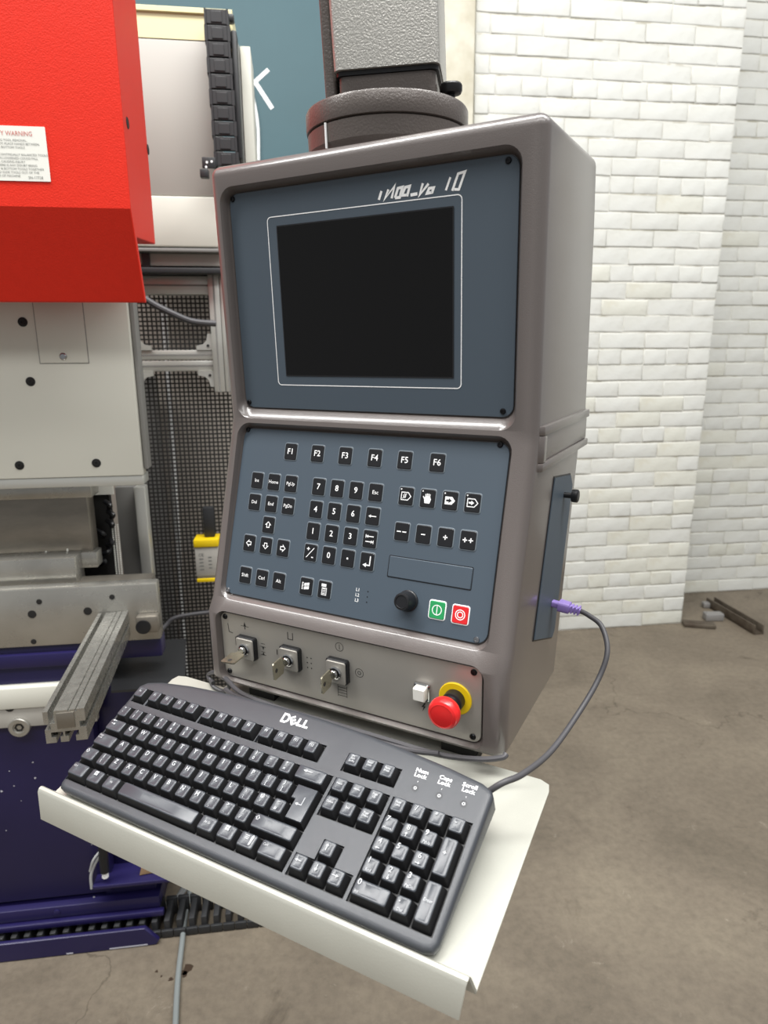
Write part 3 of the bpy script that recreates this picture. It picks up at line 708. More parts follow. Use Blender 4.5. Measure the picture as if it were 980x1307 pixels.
def T2(t, s=.0030, sx=.9): return lambda b, cx, cy, xa, yb: b.text(t, cx-.0002, cy+.0008, s, .0003, 2, bold=.0, sx=sx)
def TL(t, s=.0030): return lambda b, cx, cy, xa, yb: b.text(t, xa+.0072, yb-.0052, s, .0003, 2, bold=.0)
def D2(a_, c_): 
    def f(b, cx, cy, xa, yb): b.text(a_, cx-.001, cy+.0036, .0050, .0003, 2, bold=.006); b.text(c_, cx-.001, cy-.0030, .0050, .0003, 2, bold=.006)
    return f
def AR(dx, dy, ox=-.001, oy=.001, s=.0032, extra=None):
    def f(b, cx, cy, xa, yb):
        cx += ox; cy += oy; a_ = (cx-dx*s, cy-dy*s); e_ = (cx+dx*s, cy+dy*s); b.stroke([a_, (cx+dx*s*.3, cy+dy*s*.3)], .0006, .0003, 2)
        n_ = (-dy, dx); m_ = (cx+dx*s*.2, cy+dy*s*.2)
        b.poly([e_, (m_[0]+n_[0]*.0013, m_[1]+n_[1]*.0013), (m_[0]-n_[0]*.0013, m_[1]-n_[1]*.0013)], .0003, 2)
        if extra: b.text(extra, cx, cy+.0062, .0068, .0003, 2, bold=.002)
    return f
def UPA(b, cx, cy, xa, yb):
    x, y = xa+.0065, yb-.0055; b.stroke([(x, y+.0022), (x+.002, y), (x+.001, y), (x+.001, y-.0016), (x-.001, y-.0016), (x-.001, y), (x-.002, y)], .0005, .0003, 2, closed=True)
keycap(0, 0, draw=T2('Esc'))
for i, x in enumerate((1.22, 2.22, 3.22, 4.22, 5.45, 6.45, 7.45, 8.45, 9.68, 10.68, 11.68, 12.68)): keycap(x, 0, draw=T2('F%d' % (i+1), .0042))
for i, t in enumerate(('Prt\nScrn\nSysRq', 'Scroll\nLock', 'Pause\nBreak')): keycap(15.23+i, 0, draw=T2(t))
sh_top = '¬!"£$%^&*()_+'; lo = "`1234567890-="
for i in range(13): keycap(i, 1.46, draw=D2(sh_top[i], lo[i]))
def bsp(b, cx, cy, xa, yb): AR(-1, 0, -.004, .002, .0052)(b, cx, cy, xa, yb)
keycap(13, 1.46, 2, draw=bsp)
def tabk(b, cx, cy, xa, yb): AR(-1, 0, -.005, .005, .003)(b, cx, cy, xa, yb); AR(1, 0, -.004, .001, .003)(b, cx, cy, xa, yb)
keycap(0, 2.46, 1.5, draw=tabk)
for i, c_ in enumerate('QWERTYUIOP'): keycap(1.5+i, 2.46, draw=T1(c_))
keycap(11.5, 2.46, draw=D2('{', '[')); keycap(12.5, 2.46, draw=D2('}', ']'))
def entk(b, cx, cy, xa, yb): b.stroke([(cx+.003, cy+.007), (cx+.003, cy-.001), (cx-.001, cy-.001)], .0006, .0003, 2); b.poly([(cx-.004, cy-.001), (cx-.001, cy+.0004), (cx-.001, cy-.0024)], .0003, 2)
keycap(13.5, 2.46, 1.5, 2, draw=entk, enter=True)
keycap(0, 3.46, 1.75, draw=TL('Caps\nLock'))
for i, c_ in enumerate('ASDFGHJKL'): keycap(1.75+i, 3.46, draw=T1(c_))
keycap(10.75, 3.46, draw=D2(':', ';')); keycap(11.75, 3.46, draw=D2('@', "'")); keycap(12.75, 3.46, draw=D2('~', '#'))
keycap(0, 4.46, 1.25, draw=UPA); keycap(1.25, 4.46, draw=D2('|', '\\'))
for i, c_ in enumerate('ZXCVBNM'): keycap(2.25+i, 4.46, draw=T1(c_))
keycap(9.25, 4.46, draw=D2('<', ',')); keycap(10.25, 4.46, draw=D2('>', '.')); keycap(11.25, 4.46, draw=D2('?', '/'))
keycap(12.25, 4.46, 2.75, draw=UPA)
def wink(b, cx, cy, xa, yb):
    for i in range(2):
        for j in range(2): b.poly([(cx-.003+i*.0024, cy+.001+j*.0024), (cx-.001+i*.0024, cy+.001+j*.0024), (cx-.001+i*.0024, cy+.003+j*.0024), (cx-.003+i*.0024, cy+.003+j*.0024)], .0003, 2)
def menk(b, cx, cy, xa, yb):
    for j in range(3): b.stroke([(cx-.003, cy+.001+j*.0014), (cx+.001, cy+.001+j*.0014)], .0006, .0003, 2)
    b.poly([(cx+.0035, cy-.0040), (cx+.0050, cy-.0030), (cx+.0058, cy+.0048), (cx+.0045, cy+.0060), (cx+.0034, cy+.0035)], .0003, 2)
keycap(0, 5.46, 1.5, draw=TL('Ctrl')); keycap(1.5, 5.46, 1.25, draw=wink); keycap(2.75, 5.46, 1.25, draw=T2('Alt'))
keycap(4, 5.46, 5.6)
keycap(9.6, 5.46, 1.25, draw=T2('Alt Gr')); keycap(10.85, 5.46, 1.25, draw=wink); keycap(12.1, 5.46, 1.25, draw=menk); keycap(13.35, 5.46, 1.65, draw=TL('Ctrl'))
for i, t in enumerate(('Insert', 'Home', 'Page\nUp')): keycap(15.23+i, 1.46, draw=T2(t))
for i, t in enumerate(('Delete', 'End', 'Page\nDown')): keycap(15.23+i, 2.46, draw=T2(t))
keycap(16.23, 4.46, draw=AR(0, 1)); keycap(15.23, 5.46, draw=AR(-1, 0)); keycap(16.23, 5.46, draw=AR(0, -1)); keycap(17.23, 5.46, draw=AR(1, 0))
NX = 18.5
keycap(NX, 1.46, draw=T2('Num\nLock')); keycap(NX+1, 1.46, draw=T1('/')); keycap(NX+2, 1.46, draw=T1('*')); keycap(NX+3, 1.46, draw=T1('-'))
def NP(d_, t_):
    def f(b, cx, cy, xa, yb): b.text(d_, cx-.0028, cy+.0040, .0072, .0003, 2, bold=.002); b.text(t_, cx-.0003, cy-.0040, .0034, .0003, 2, bold=.0)
    return f
keycap(NX, 2.46, draw=NP('7', 'Home')); keycap(NX+1, 2.46, draw=AR(0, 1, -.001, -.0035, .002, '8')); keycap(NX+2, 2.46, draw=NP('9', 'PgUp'))
keycap(NX, 3.46, draw=AR(-1, 0, -.001, -.0035, .002, '4')); keycap(NX+1, 3.46, draw=NP('5', '')); keycap(NX+2, 3.46, draw=AR(1, 0, -.001, -.0035, .002, '6'))
keycap(NX, 4.46, draw=NP('1', 'End')); keycap(NX+1, 4.46, draw=AR(0, -1, -.001, -.0035, .002, '2')); keycap(NX+2, 4.46, draw=NP('3', 'PgDn'))
keycap(NX+3, 2.46, 1, 2, draw=T1('+')); keycap(NX+3, 4.46, 1, 2, draw=T2('Enter', .0040))
keycap(NX, 5.46, 2, draw=lambda b, cx, cy, xa, yb: (b.text('0', xa+.006, cy+.0040, .0072, .0003, 2, bold=.002), b.text('Ins', xa+.0065, cy-.0035, .0034, .0003, 2)))
keycap(NX+2, 5.46, draw=NP('.', 'Del'))
# logo with the leaning E
b = MB(KF); ly, lx = V(-.86), 10.42*u; zz = DZ+.0003; H = .0092; wd = .0023
def Ls(pts, x): b.stroke([(lx+x+p[0]*H, ly+(p[1]-.5)*H) for p in pts], wd, zz)
Ls([(0, 0), (0, 1), (.5, 1), (.78, .75), (.78, .25), (.5, 0), (-.11, 0)], -.001)

def Er(pts): a_ = R(38); Ls([((x-.3)*math.cos(a_)*.95-(y-.5)*math.sin(a_)*.95+.36, (x-.3)*math.sin(a_)*.95+(y-.5)*math.cos(a_)*.95+.48) for x, y in pts], .0092)
Er([(.66, .96), (.04, .96), (.04, .04), (.66, .04)]); Er([(.1, .5), (.62, .5)])
Ls([(0, 1), (0, .1), (.60, .1)], .0192); Ls([(0, 1), (0, .1), (.62, .1)], .0268)
tag(b.build('logo', 'white', kbd), label='white maker logo')
b = MB(KF)
for x, t in ((19.3, 'Num\nLock'), (20.57, 'Caps\nLock'), (21.83, 'Scroll\nLock')):
    b.text(t, x*u, V(-.12), .0056, DZ+.0003, bold=.02, sx=1.15); b.circle(x*u, V(.68), .0030, .0005, DZ+.0003, 1); b.circle(x*u, V(.68), .0012, .0004, DZ+.0003, 0, n=10); b.stroke([(x*u, V(.3)), (x*u, V(.36))], .0004, DZ+.0003, 0)
b.build('lock_lamps', ['white', 'black'], kbd)
for x in (1.5, 21.2):
    b = MB(KF); y1 = V(-.4); b.box((x*u-.012, y1-.008, -.0565), (x*u+.012, y1, botz(y1)+.002), r=.001); b.build('foot', 'kside', kbd)

# keyboard cable
def cl(px, py, y): return at(px, py, y, CF)
cab = [KF @ Vector((22.2*u, V(-.30), -.024)), CF @ cl(640, 1000, .515), CF @ cl(667, 988, .54), CF @ cl(702, 960, .60), CF @ cl(735, 915, .66), CF @ cl(762, 870, .70), CF @ cl(775, 832, .72), CF @ cl(768, 800, .74), CF @ cl(752, 786, .75), CF @ cl(741, 780, .755)]
b = MB(); b.tube(cab, .0030, 12); b.build('cable', 'cable', kbd)
p1 = cl(741, 780, .755); p0 = Vector((XR+.0022, .757, -.2955))
dr = (p1-p0); T = CF @ frame(p0, dr.normalized(), (0, 1, 0)); L = dr.length
b = MB(T); 
prs = [(0, .0046), (.008, .0046), (.0085, .0078), (L*.62, .0074), (L*.64, .0050), (L, .0036)]
b.rings([[(x, q[0], q[1]) for q in rrect(r_*2, r_*1.7, r_*.5, 3)] for x, r_ in prs])
for k in range(3): b.box((L*.68+k*.004, -.0052, -.0046), (L*.68+k*.004+.0018, .0052, .0046))
b.build('plug', 'purple', kbd)
# slack of the cable lying behind the keyboard
sl = [cl(272, 872, .60), cl(266, 862, .61), cl(276, 858, .60), cl(290, 868, .59), cl(310, 886, .575), cl(360, 905, .570), cl(430, 925, .570), cl(500, 946, .570), cl(560, 963, .572), cl(610, 969, .575), cl(640, 967, .578), cl(646, 962, .582)]
b = MB(CF); b.tube(sl, .0030, 10); b.build('cable_slack', 'cable', kbd)
sl = [cl(560, 962, .566), cl(520, 957, .564), cl(470, 944, .562), cl(420, 932, .56), cl(370, 915, .56), cl(330, 900, .56), cl(300, 888, .57), cl(288, 880, .58)]
b = MB(CF); b.tube(sl, .0030, 10); b.build('cable_slack', 'cable', kbd)
b = MB(CF); b.tube([cl(268, 866, .605), cl(272, 876, .60), cl(284, 882, .60), cl(292, 878, .60), cl(290, 868, .60)], .0026, 8); b.build('cable_loop', 'cable', kbd)

# ================================================================== SWIVEL ARM
ay_ = .765
pl_, pr_ = cl(407, 163, ay_), cl(592, 151, ay_)
ac = Vector(((pl_.x+pr_.x)/2, ay_, .212)); ar = (pr_.x-pl_.x)/2*.985
arm = thing('swivel_arm', 'brown-grey hammered-finish arm with round flange above the console', 'machine arm', (ac.x, ac.y, .216), CF)
TA = CF @ Matrix.Translation((ac.x, ac.y, .216)) @ Matrix.Rotation(R(2), 4, 'X')
b = MB(TA); b.lathe([(ar*.93, -.002), (ar*.95, .006), (ar*.985, .010), (ar*.99, .028), (ar*.975, .0295)], 64); b.build('lower_flange', 'arm', arm)
b = MB(TA); b.lathe([(ar*.97, .0302), (ar, .031), (ar*1.005, .034), (ar*1.005, .050), (ar*.99, .0525), (ar*.5, .053)], 64); b.build('upper_flange', 'arm', arm)
b = MB(TA); a_ = math.atan2(-1, -.33); x, y = ar*.992*math.cos(a_), ar*.992*math.sin(a_)
b.tube([(x*1.004, y*1.004, .004), (x*1.008, y*1.008, .029)], .0014, 6, smooth=False); tag(b.build('index_mark', 'white', arm), label='white index line')
TN = TA @ Matrix.Rotation(-PSI + R(-9), 4, 'Z')
def taper(T, z0, z1, a_, c_, r_=.008):   # a_,c_ = (x0,x1,y0,y1)
    mb = MB(T)
    rr = lambda q, z: [(x, y, z) for x, y in rrect(q[1]-q[0], q[3]-q[2], r_, 4, (q[0]+q[1])/2, (q[2]+q[3])/2)]
    return mb.rings([rr(a_, z0), rr(c_, z1)])
taper(TN, .052, .076, (-.044, .062, -.060, .055), (-.044, .062, -.060, .055)).build('neck', 'arm', arm)
taper(TN, .0765, .0805, (-.0465, .065, -.062, .055), (-.0465, .065, -.062, .055)).build('neck_gasket', 'black', arm)
taper(TN, .081, .42, (-.048, .0665, -.066, .060), (-.066, .054, -.052, .100)).build('arm_beam', 'armface', arm)
taper(TN, .052, .42, (-.0625, -.0485, -.044, .060), (-.078, -.068, -.03, .100), .004).build('side_gusset', 'arm', arm)
b = MB(TA @ Matrix.Translation((ar*.88, -ar*.06, .053))); b.lathe([(.0045, 0), (.0045, .006), (.011, .007), (.0125, .010), (.0125, .015), (.011, .017), (.004, .0175)], 12, ); b.build('clamp_knob', 'black', arm)

# ================================================================== MACHINE (press brake) at the left
# depths in the machine frame
YR, YRL, YRB, YW, YBD, YT, YFT = 1.32, 1.375, 1.525, 1.475, 1.45, 1.56, 1.398
mach = thing('press_brake', 'large metal-bending press with red cover, cream ram and violet base', 'machine', (-.8, 1.6, -EYE), MF)
def A(px, py, y): return at(px, py, y)
# red cover
xr_ = A(167, 266, YR).x; z1 = A(150, 266, YR).z; zb = A(186, 386, YRL).z
b = MB(MF)
zn = A(183, 305, 1.36).z; yn = YR+(YRL-YR)*(zn-z1)/(zb-z1)
sec = [(YR, .95), (YR, z1), (YRL, zb), (YRL+.012, zb), (yn+.014, zn), (YRB, A(200, 312, YRB).z), (YRB, .95)]
b.rings([[(xr_, y, z) for y, z in sec], [(-2.0, y, z) for y, z in sec]])
cov = tag(b.build('upper_cover', 'red', mach), label='glossy red top cover'); bevel_all(cov, .0022, 2, 30); cov.data.set_sharp_from_angle(angle=R(14))
for px, py in ((163, 157), (189, 191)):
    d0 = xr_+.0006; r0 = at(px, py, 1); t = d0/r0.x; q = r0*t
    b = MB(MF @ frame((xr_+.0002, q.y, q.z), (0, 1, 0), (0, 0, 1))); b.lathe([(.010, 0), (.009, .001), (.006, .0005)], 14); b.build('cover_plug', 'dark', mach)
# warning label
q0, q1 = A(-27, 161, YR-.001), A(57, 162, YR-.001); q2 = A(65, 232, YR-.001)
W0, W1, H0, H1 = q0.x, (q1.x+q2.x)/2, q2.z, q1.z
TL_ = MF @ frame(((W0+W1)/2, YR-.0006, (H0+H1)/2), (1, 0, 0), (0, 0, 1)); w_, h_ = W1-W0, H1-H0
b = MB(TL_); b.plate(rrect(w_, h_, .001, 2), 0, .0008); wl = tag(b.build('warning_label', 'label', mach), label='white safety warning label')
b = MB(TL_); b.text('SAFETY WARNING', w_/2-.059, h_/2-.0120, .0104, .0012, 0, sx=.86)
rows = ['DURING TOOL REMOVAL,', 'DO NOT PLACE HANDS BETWEEN', 'TOP & BOTTOM TOOLS', '', 'THE CONTINUALLY BALANCED TOOLS', 'WHEN LOOSENED COULD FALL', 'WILL CAUSING INJURY', 'IF THERE IS ANY DOUBT BRING', 'TOP & BOTTOM TOOLS TOGETHER', 'AND SLIDE TOOLS OUT OF THE', 'END OF MACHINE']
for i, t in enumerate(rows):
    if t:
        vs, fs = text_mesh(t); x0_ = min(v.x for v in vs); b.add([((v.x-x0_)*.0050-w_/2+.016, v.y*.0050+h_/2-.0225-i*.0056, .0012) for v in vs], fs, 1)
b.text('SN-17728', w_/2-.024, -h_/2+.0055, .0060, .0012, 1)
sub(b.build('lettering', ['labelred', 'labelink'], None), wl)
# ram
xr2 = (A(163, 387, YW).x + A(181, 606, YW).x)/2; zt_ = .45; zb2 = A(100, 609, YW).z
b = MB(MF); b.box((-2.0, YW, zb2), (xr2, YW+.035, zt_), r=.002); ram = tag(b.build('ram_plate', 'rampaint', mach), label='cream painted ram plate')
b = MB(MF); b.box((-2.0, YW+.002, zb2-.022), (xr2-.001, YW+.06, zb2-.0005), r=.002); b.build('ram_edge', 'alu', mach)
b = MB(MF); b.box((xr2+.001, YW+.012, A(185, 600, YW).z), (xr2+.010, YW+.05, zt_-.05), r=.002); b.build('ram_edge_strip', 'greydark', mach)
h0, h1 = A(43, 393, YW), A(113, 463, YW)
b = MB(MF); b.box((h0.x, YW-.0016, h1.z), (h1.x, YW, h0.z+.03), r=.0006); hatch = b.build('hatch', 'rampaint', mach)
b = MB(MF); b.box((h0.x-.0016, YW-.0004, h1.z-.0016), (h1.x+.0016, YW+.0004, h0.z+.031)); sub(b.build('hatch_gap', 'greydark', None), hatch)
b = MB(MF @ frame((A(81, 455, YW).x, YW-.0016, A(81, 455, YW).z), (1, 0, 0), (0, 0, 1))); b.lathe([(.0075, 0), (.0075, .001), (.005, .003), (.002, .0032)], 16); sub(b.build('screw', 'chromescrew', None), hatch)
for px, py in ((29, 411), (39, 487), (25, 594), (123, 591)):
    q = A(px, py, YW); b = MB(MF @ frame((q.x, YW, q.z), (1, 0, 0), (0, 0, 1))); b.lathe([(.0095, 0), (.0095, .0008), (.0082, .0009)], 20); b.lathe([(.0055, .0009), (.0055, .0030), (.003, .0030), (.003, .0012)], 6); b.build('socket_bolt', 'dark', mach)
# punch and beam above the bed
zbt = (A(199, 742, YBD).z + A(5, 756, YBD).z)/2; zbb = (A(205, 815, YBD).z + A(5, 829, YBD).z)/2; xbr = A(202, 778, YBD).x
def mbox(px0, py0, px1, py1, y, dep, name, m, r_=.002, par=None, xl=None, lab=None):
    a_, c_ = A(px0, py0, y), A(px1, py1, y); b = MB(MF); b.box((xl if xl is not None else a_.x, y, min(a_.z, c_.z)), (c_.x, y+dep, max(a_.z, c_.z)), r=r_); o = b.build(name, m, par or mach)
    if lab: o['label'] = lab
    return o
mbox(0, 621, 117, 635, YT-.01, .06, 'tool_clamp', 'bedsteel', xl=-2)
mbox(0, 635, 119, 711, YT, .05, 'upper_tool', 'toolsteel', xl=-2, lab='long dull steel upper tool')
a_ = A(123, 703, YT); c_ = A(127, 722, YT)
b = MB(MF); b.box((-2, YT-.012, c_.z), (c_.x, YT+.03, a_.z), r=.002); b.build('tool_tip', 'bedsteel', mach)
mbox(0, 716, 99, 747, 1.50, .06, 'die_rail', 'bedsteel', xl=-2)
b = MB(MF); b.box((-2, YBD+.036, zbt-.05), (xbr-.022, YBD+.10, zbt-.008), r=.002); b.build('bed_top', 'toolsteel', mach)
b = MB(MF); b.box((A(60, 712, YT).x-.001, YT-.004, A(60, 712, YT).z), (A(60, 712, YT).x+.002, YT, A(60, 703, YT).z)); b.box((A(87, 712, YT).x, YT-.004, A(87, 712, YT).z), (A(87, 712, YT).x+.003, YT, A(87, 700, YT).z)); b.build('scribe_mark', 'label', mach)
# bed
b = MB(MF); b.box((-2.2, YBD, zbb), (xbr, YBD+.035, zbt), r=.004); bed = tag(b.build('bed_plate', 'bedsteel', mach), label='worn bright steel bed plate')
for px, py, rr_ in ((112, 780, .009), (41, 784, .009), (143, 762, .006), (50, 768, .006), (43, 819, .006)):
    q = A(px, py, YBD); b = MB(MF @ frame((q.x, YBD-.0002, q.z), (1, 0, 0), (0, 0, 1))); b.lathe([(rr_, 0), (rr_, .0006), (rr_*.86, .0007)], 18); sub(b.build('bolt_hole', 'dark', None), bed)
mbox(172, 788, 203, 808, YBD-.03, .03, 'end_bracket', 'toolsteel', .006)
q = A(183, 800, YBD-.031); b = MB(MF @ frame((q.x, YBD-.031, q.z), (1, 0, 0), (0, 0, 1))); b.lathe([(.016, 0), (.016, .004), (.010, .0045)], 18); b.build('bracket_knob', 'black', mach)
# violet body
zfl = -EYE
xb_ = A(213, 840, YBD+.01).x
b = MB(MF); b.box((-2.2, YBD+.01, A(100, 1143, YBD+.01).z), (A(140, 1100, YBD+.01).x, YBD+.13, zbb-.001), r=.006); body = tag(b.build('frame_body', 'purplepaint', mach), label='dark violet front of the base')
b = MB(MF); b.box((A(140, 1100, YBD+.01).x-.01, YBD+.015, zbb-.05), (xb_-.01, YBD+.06, zbb-.001), r=.006); b.build('frame_end', 'purplepaint', mach)
mbox(0, 838, 150, 846, YBD-.004, .02, 'violet_bead', 'purplepaint', .004, xl=-2.2)
mbox(0, 880, 126, 898, YBD-.012, .03, 'guide_strip', 'rampaint', .003, xl=-2.2, lab='cream horizontal guide strip')
mbox(0, 899, 124, 921, YBD-.008, .02, 'guide_strip', 'greypaint', .002, xl=-2.2)
q = A(12, 903, YBD-.009); b = MB(MF @ frame((q.x, YBD-.0082, q.z), (1, 0, 0), (0, 0, 1))); b.lathe([(.0105, 0), (.0105, .0012), (.009, .0013)], 18); b.build('bolt_hole', 'dark', mach)
q = A(25, 928, YBD-.01); b = MB(MF @ frame((q.x, YBD+.010, q.z), (1, 0, 0), (0, 0, 1))); b.lathe([(.023, 0), (.023, .024), (.0215, .0255), (.013, .0255), (.012, .022)], 28); wa = b.build('washer', 'bedsteel', mach)
b = MB(MF @ frame((q.x, YBD+.010, q.z), (1, 0, 0), (0, 0, 1))); b.lathe([(.0105, .010), (.0105, .0225), (.006, .0225), (.0055, .012)], 6); sub(b.build('bolt_head', 'dark', None), wa)
# paint chips on the violet front
b = MB(MF); rnd = random.Random(3)
for px, py in ((12, 984), (42, 973), (45, 993), (18, 1003), (2, 1010), (27, 1022), (115, 1070), (117, 1078), (120, 1145), (70, 1010), (8, 1060)):
    q = A(px, py, YBD+.0095); r0 = rnd.uniform(.0012, .003); b.add([(q.x+r0*math.cos(k*1.05)*rnd.uniform(.6, 1.2), YBD+.0092, q.z+r0*math.sin(k*1.05)*rnd.uniform(.6, 1.2)) for k in range(6)], [(5, 4, 3, 2, 1, 0)])
b.build('paint_chip', 'fleck', mach)
# ledge, foot rail
zA = A(100, 1143, YBD+.01).z
yl = YFT+.045
za = A(100, 1170, yl).z; zc_ = za+.035
b = MB(MF); b.box((-2.2, yl, za), (A(205, 1160, yl).x, YBD+.4, zc_), r=.004); led = tag(b.build('base_ledge', 'purplepaint', mach), label='violet base ledge above the cable chain')
b = MB(MF); b.box((-2.2, YFT+.03, za-.012), (A(208, 1160, YFT+.03).x, YFT+.045, za+.004), r=.003); b.build('ledge_rim', 'purplepaint', mach)
q = A(70, 1146, yl); b = MB(MF @ frame((q.x, yl, za+.02), (1, 0, 0), (0, 0, 1))); b.lathe([(.008, 0), (.008, .003), (.005, .004)], 12); b.build('rivet', 'purplepaint', mach)
# bracket box under shelf
a_ = A(118, 1135, YBD-.03); c_ = A(225, 1082, YBD-.03)
b = MB(MF); b.box((a_.x, YBD-.03, a_.z-.004), (A(232, 1125, YBD-.03).x, YBD+.2, a_.z+.006), r=.002); b.build('side_bracket', 'purplepaint', mach)
b = MB(MF); b.box((A(141, 1125, YBD).x, YBD+.04, a_.z), (A(160, 1125, YBD+.04).x+.08, YBD+.3, zbb-.12), r=.004); b.build('side_pillar', 'purplepaint', mach)
b = MB(MF); b.box((A(135, 1140, YBD+.02).x, YBD+.02, zfl), (A(205, 1140, YBD+.02).x-.01, YBD+.3, a_.z-.004), r=.004); b.build('base_foot', 'purplepaint', mach)
b = MB(MF); b.tube([A(131, 1075, YBD-.02), A(132, 1095, YBD-.02), A(134, 1112, YBD-.02)], .011, 10, smooth=False); b.build('black_fitting', 'black', mach)
b = MB(MF); b.tube([A(134, 1112, YBD-.02), A(134.5, 1119, YBD-.02)], .008, 10, smooth=False); b.build('white_cap', 'white', mach)
b = MB(MF); b.tube([A(129, 1090, YBD-.02), A(121, 1103, YBD-.02), A(116, 1118, YBD-.02), A(117, 1134, YBD-.02)], .0035, 8); b.tube([A(128, 1086, YBD-.02), A(119, 1098, YBD-.025), A(115, 1112, YBD-.02)], .003, 8); b.build('thin_cable', 'whitecable', mach)
# low kick plate standing on the floor
xf = A(202, 1206, YFT).x; zt2 = A(100, 1195, YFT).z
b = MB(MF)
o0 = [(-2.2, zfl+.001), (xf-.005, zfl+.001), (xf+.003, zfl+.012), (xf-.028, zfl+.052), (-2.2, zfl+.052)]
b.rings([[(x, YFT, z) for x, z in o0], [(x, YFT+.012, z) for x, z in o0]]); kp_ = tag(b.build('kick_plate', 'purplepaint', mach), label='low scuffed violet plate at the floor'); bevel_all(kp_, .0015, 1)
for x0_, x1_ in ((-.60, -.585), (-.50, -.41)):
    b = MB(MF); b.box((x0_, YFT-.0004, zfl+.003), (x1_, YFT, zfl+.0065)); b.build('worn_edge', 'fleck', mach)
# rear uprights seen between ram and guard
mbox(146, 622, 187, 740, YT+.16, .08, 'side_upright', 'greydark', .003)
mbox(170, 622, 195, 740, YT+.13, .04, 'side_upright', 'alu', .003)
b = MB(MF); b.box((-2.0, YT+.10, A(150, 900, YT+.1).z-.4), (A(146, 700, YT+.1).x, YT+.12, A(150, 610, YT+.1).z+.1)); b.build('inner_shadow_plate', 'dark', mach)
mbox(119, 617, 145, 631, YT+.095, .004, 'perforated_strip', 'label', 0)
b = MB(MF); rnd = random.Random(5)
for k in range(7):
    q = A(124+rnd.uniform(-4, 18), 640+k*12, YT+.08); q2 = A(130+rnd.uniform(-6, 14), 648+k*12, YT+.08); b.tube([q, (q+q2)/2+Vector((.01, -.01, 0)), q2], .006, 8)
b.build('hoses', 'black', mach)
b = MB(MF)
for k in range(26):
    for j in range(3):
        q = A(143+j*3.4+k*.25, 670+k*2.7, YT+.075); b.box((q.x-.0016, q.y, q.z-.0016), (q.x+.0016, q.y+.002, q.z+.0016))
tag(b.build('perforated_edge', 'label', mach), kind='stuff')
# support plinth to the floor behind kick plate
b = MB(MF); b.box((-2.1, YBD+.15, zfl), (A(140, 1100, YBD+.01).x-.02, YBD+.5, za), r=.004); b.build('plinth', 'purplepaint', mach)

# dark sheet behind the keyboard corner
a_ = A(138, 884, 1.40)
dsh = thing('dark_guard_sheet', 'dark grey sheet sticking out beside the violet base', 'guard', (a_.x+.06, 1.5, -EYE), MF)
z0_ = A(180, 882, 1.40).z
b = MB(MF); b.rings([[(A(142, 884, 1.40).x, 1.40, z0_), (A(236, 878, 1.40).x, 1.40, z0_), (A(236, 846, 1.62).x, 1.66, z0_), (A(148, 846, 1.62).x-.02, 1.66, z0_)], [(A(142, 884, 1.40).x, 1.40, z0_+.006), (A(236, 878, 1.40).x, 1.40, z0_+.006), (A(236, 846, 1.62).x, 1.66, z0_+.006), (A(148, 846, 1.62).x-.02, 1.66, z0_+.006)]])
b.build('top_sheet', 'greydark' if 0 else 'chain', dsh)
b = MB(MF); b.box((A(165, 900, 1.60).x, 1.60, -EYE), (A(215, 900, 1.60).x, 1.66, z0_), r=.004); b.build('pedestal', 'chain', dsh)

# sheet support arm
def sup():
    # runs from the bed towards the camera
    p_b = A(152, 770, YBD-.005); p_f = A(83, 900, .98)
    zt_ = (p_b.z + p_f.z)/2
    ZT = -.560
    fl1, fl2 = atz(54, 908, ZT), atz(107, 905, ZT); bl1, bl2 = atz(134, 772, ZT), atz(168, 772, ZT)
    t = thing('sheet_support_arm', 'worn aluminium profile arm reaching out from the bed', 'support arm', ((fl1.x+bl2.x)/2, (fl1.y+bl1.y)/2, ZT-.05), MF)
    f0 = (fl1+fl2)/2; b0 = (bl1+bl2)/2; wd = ((fl2-fl1).length+(bl2-bl1).length)/2
    b0.y = YBD-.002
    d = (f0-b0); L = d.length
    T = MF @ frame(b0, (d.x, d.y, 0), (-d.y, d.x, 0)); h = wd
    # cross-section in (y,z): T-slotted profile
    n = wd/2
    sec = [(-n, 0), (-n*.76, 0), (-n*.76, -.022), (-n*.48, -.022), (-n*.48, 0), (n*.2, 0), (n*.2, -.003), (n*.26, -.003), (n*.26, 0), (n*.55, 0), (n*.55, -.004), (n*.62, -.004), (n*.62, 0), (n, 0), (n, -h*.35), (n*.7, -h*.35), (n*.7, -h*.52), (n, -h*.52), (n, -h*.9), (n*.45, -h*.9), (n*.45, -h*.74), (n*.62, -h*.74), (n*.62, -h*.6), (-n*.05, -h*.6), (-n*.05, -h*.74), (.1*n, -h*.74), (n*.1, -h*.9), (-n*.3, -h*.9), (-n*.3, -h*.74), (-n*.15, -h*.74), (-n*.15, -h*.6), (-n*.72, -h*.6), (-n*.72, -h*.74), (-n*.5, -h*.74), (-n*.5, -h*.9), (-n, -h*.9), (-n, -h*.52), (-n*.7, -h*.52), (-n*.7, -h*.35), (-n, -h*.35)]
    b = MB(T); sec = list(reversed(sec)); b.rings([[(0, y, z) for y, z in sec], [(L, y, z) for y, z in sec]])
    b.build('profile', 'rawalu', t, smooth=20)
    b = MB(T); b.box((L*.99, -n*.38, -h*.5), (L*1.004, n*.5, -.004), r=.001); b.build('end_block', 'toolsteel', t)
    b = MB(T); b.box((0, -n*.8, -h*1.02), (.05, n*.8, -h*.9), r=.002); b.build('mounting_foot', 'toolsteel', t)
sup()

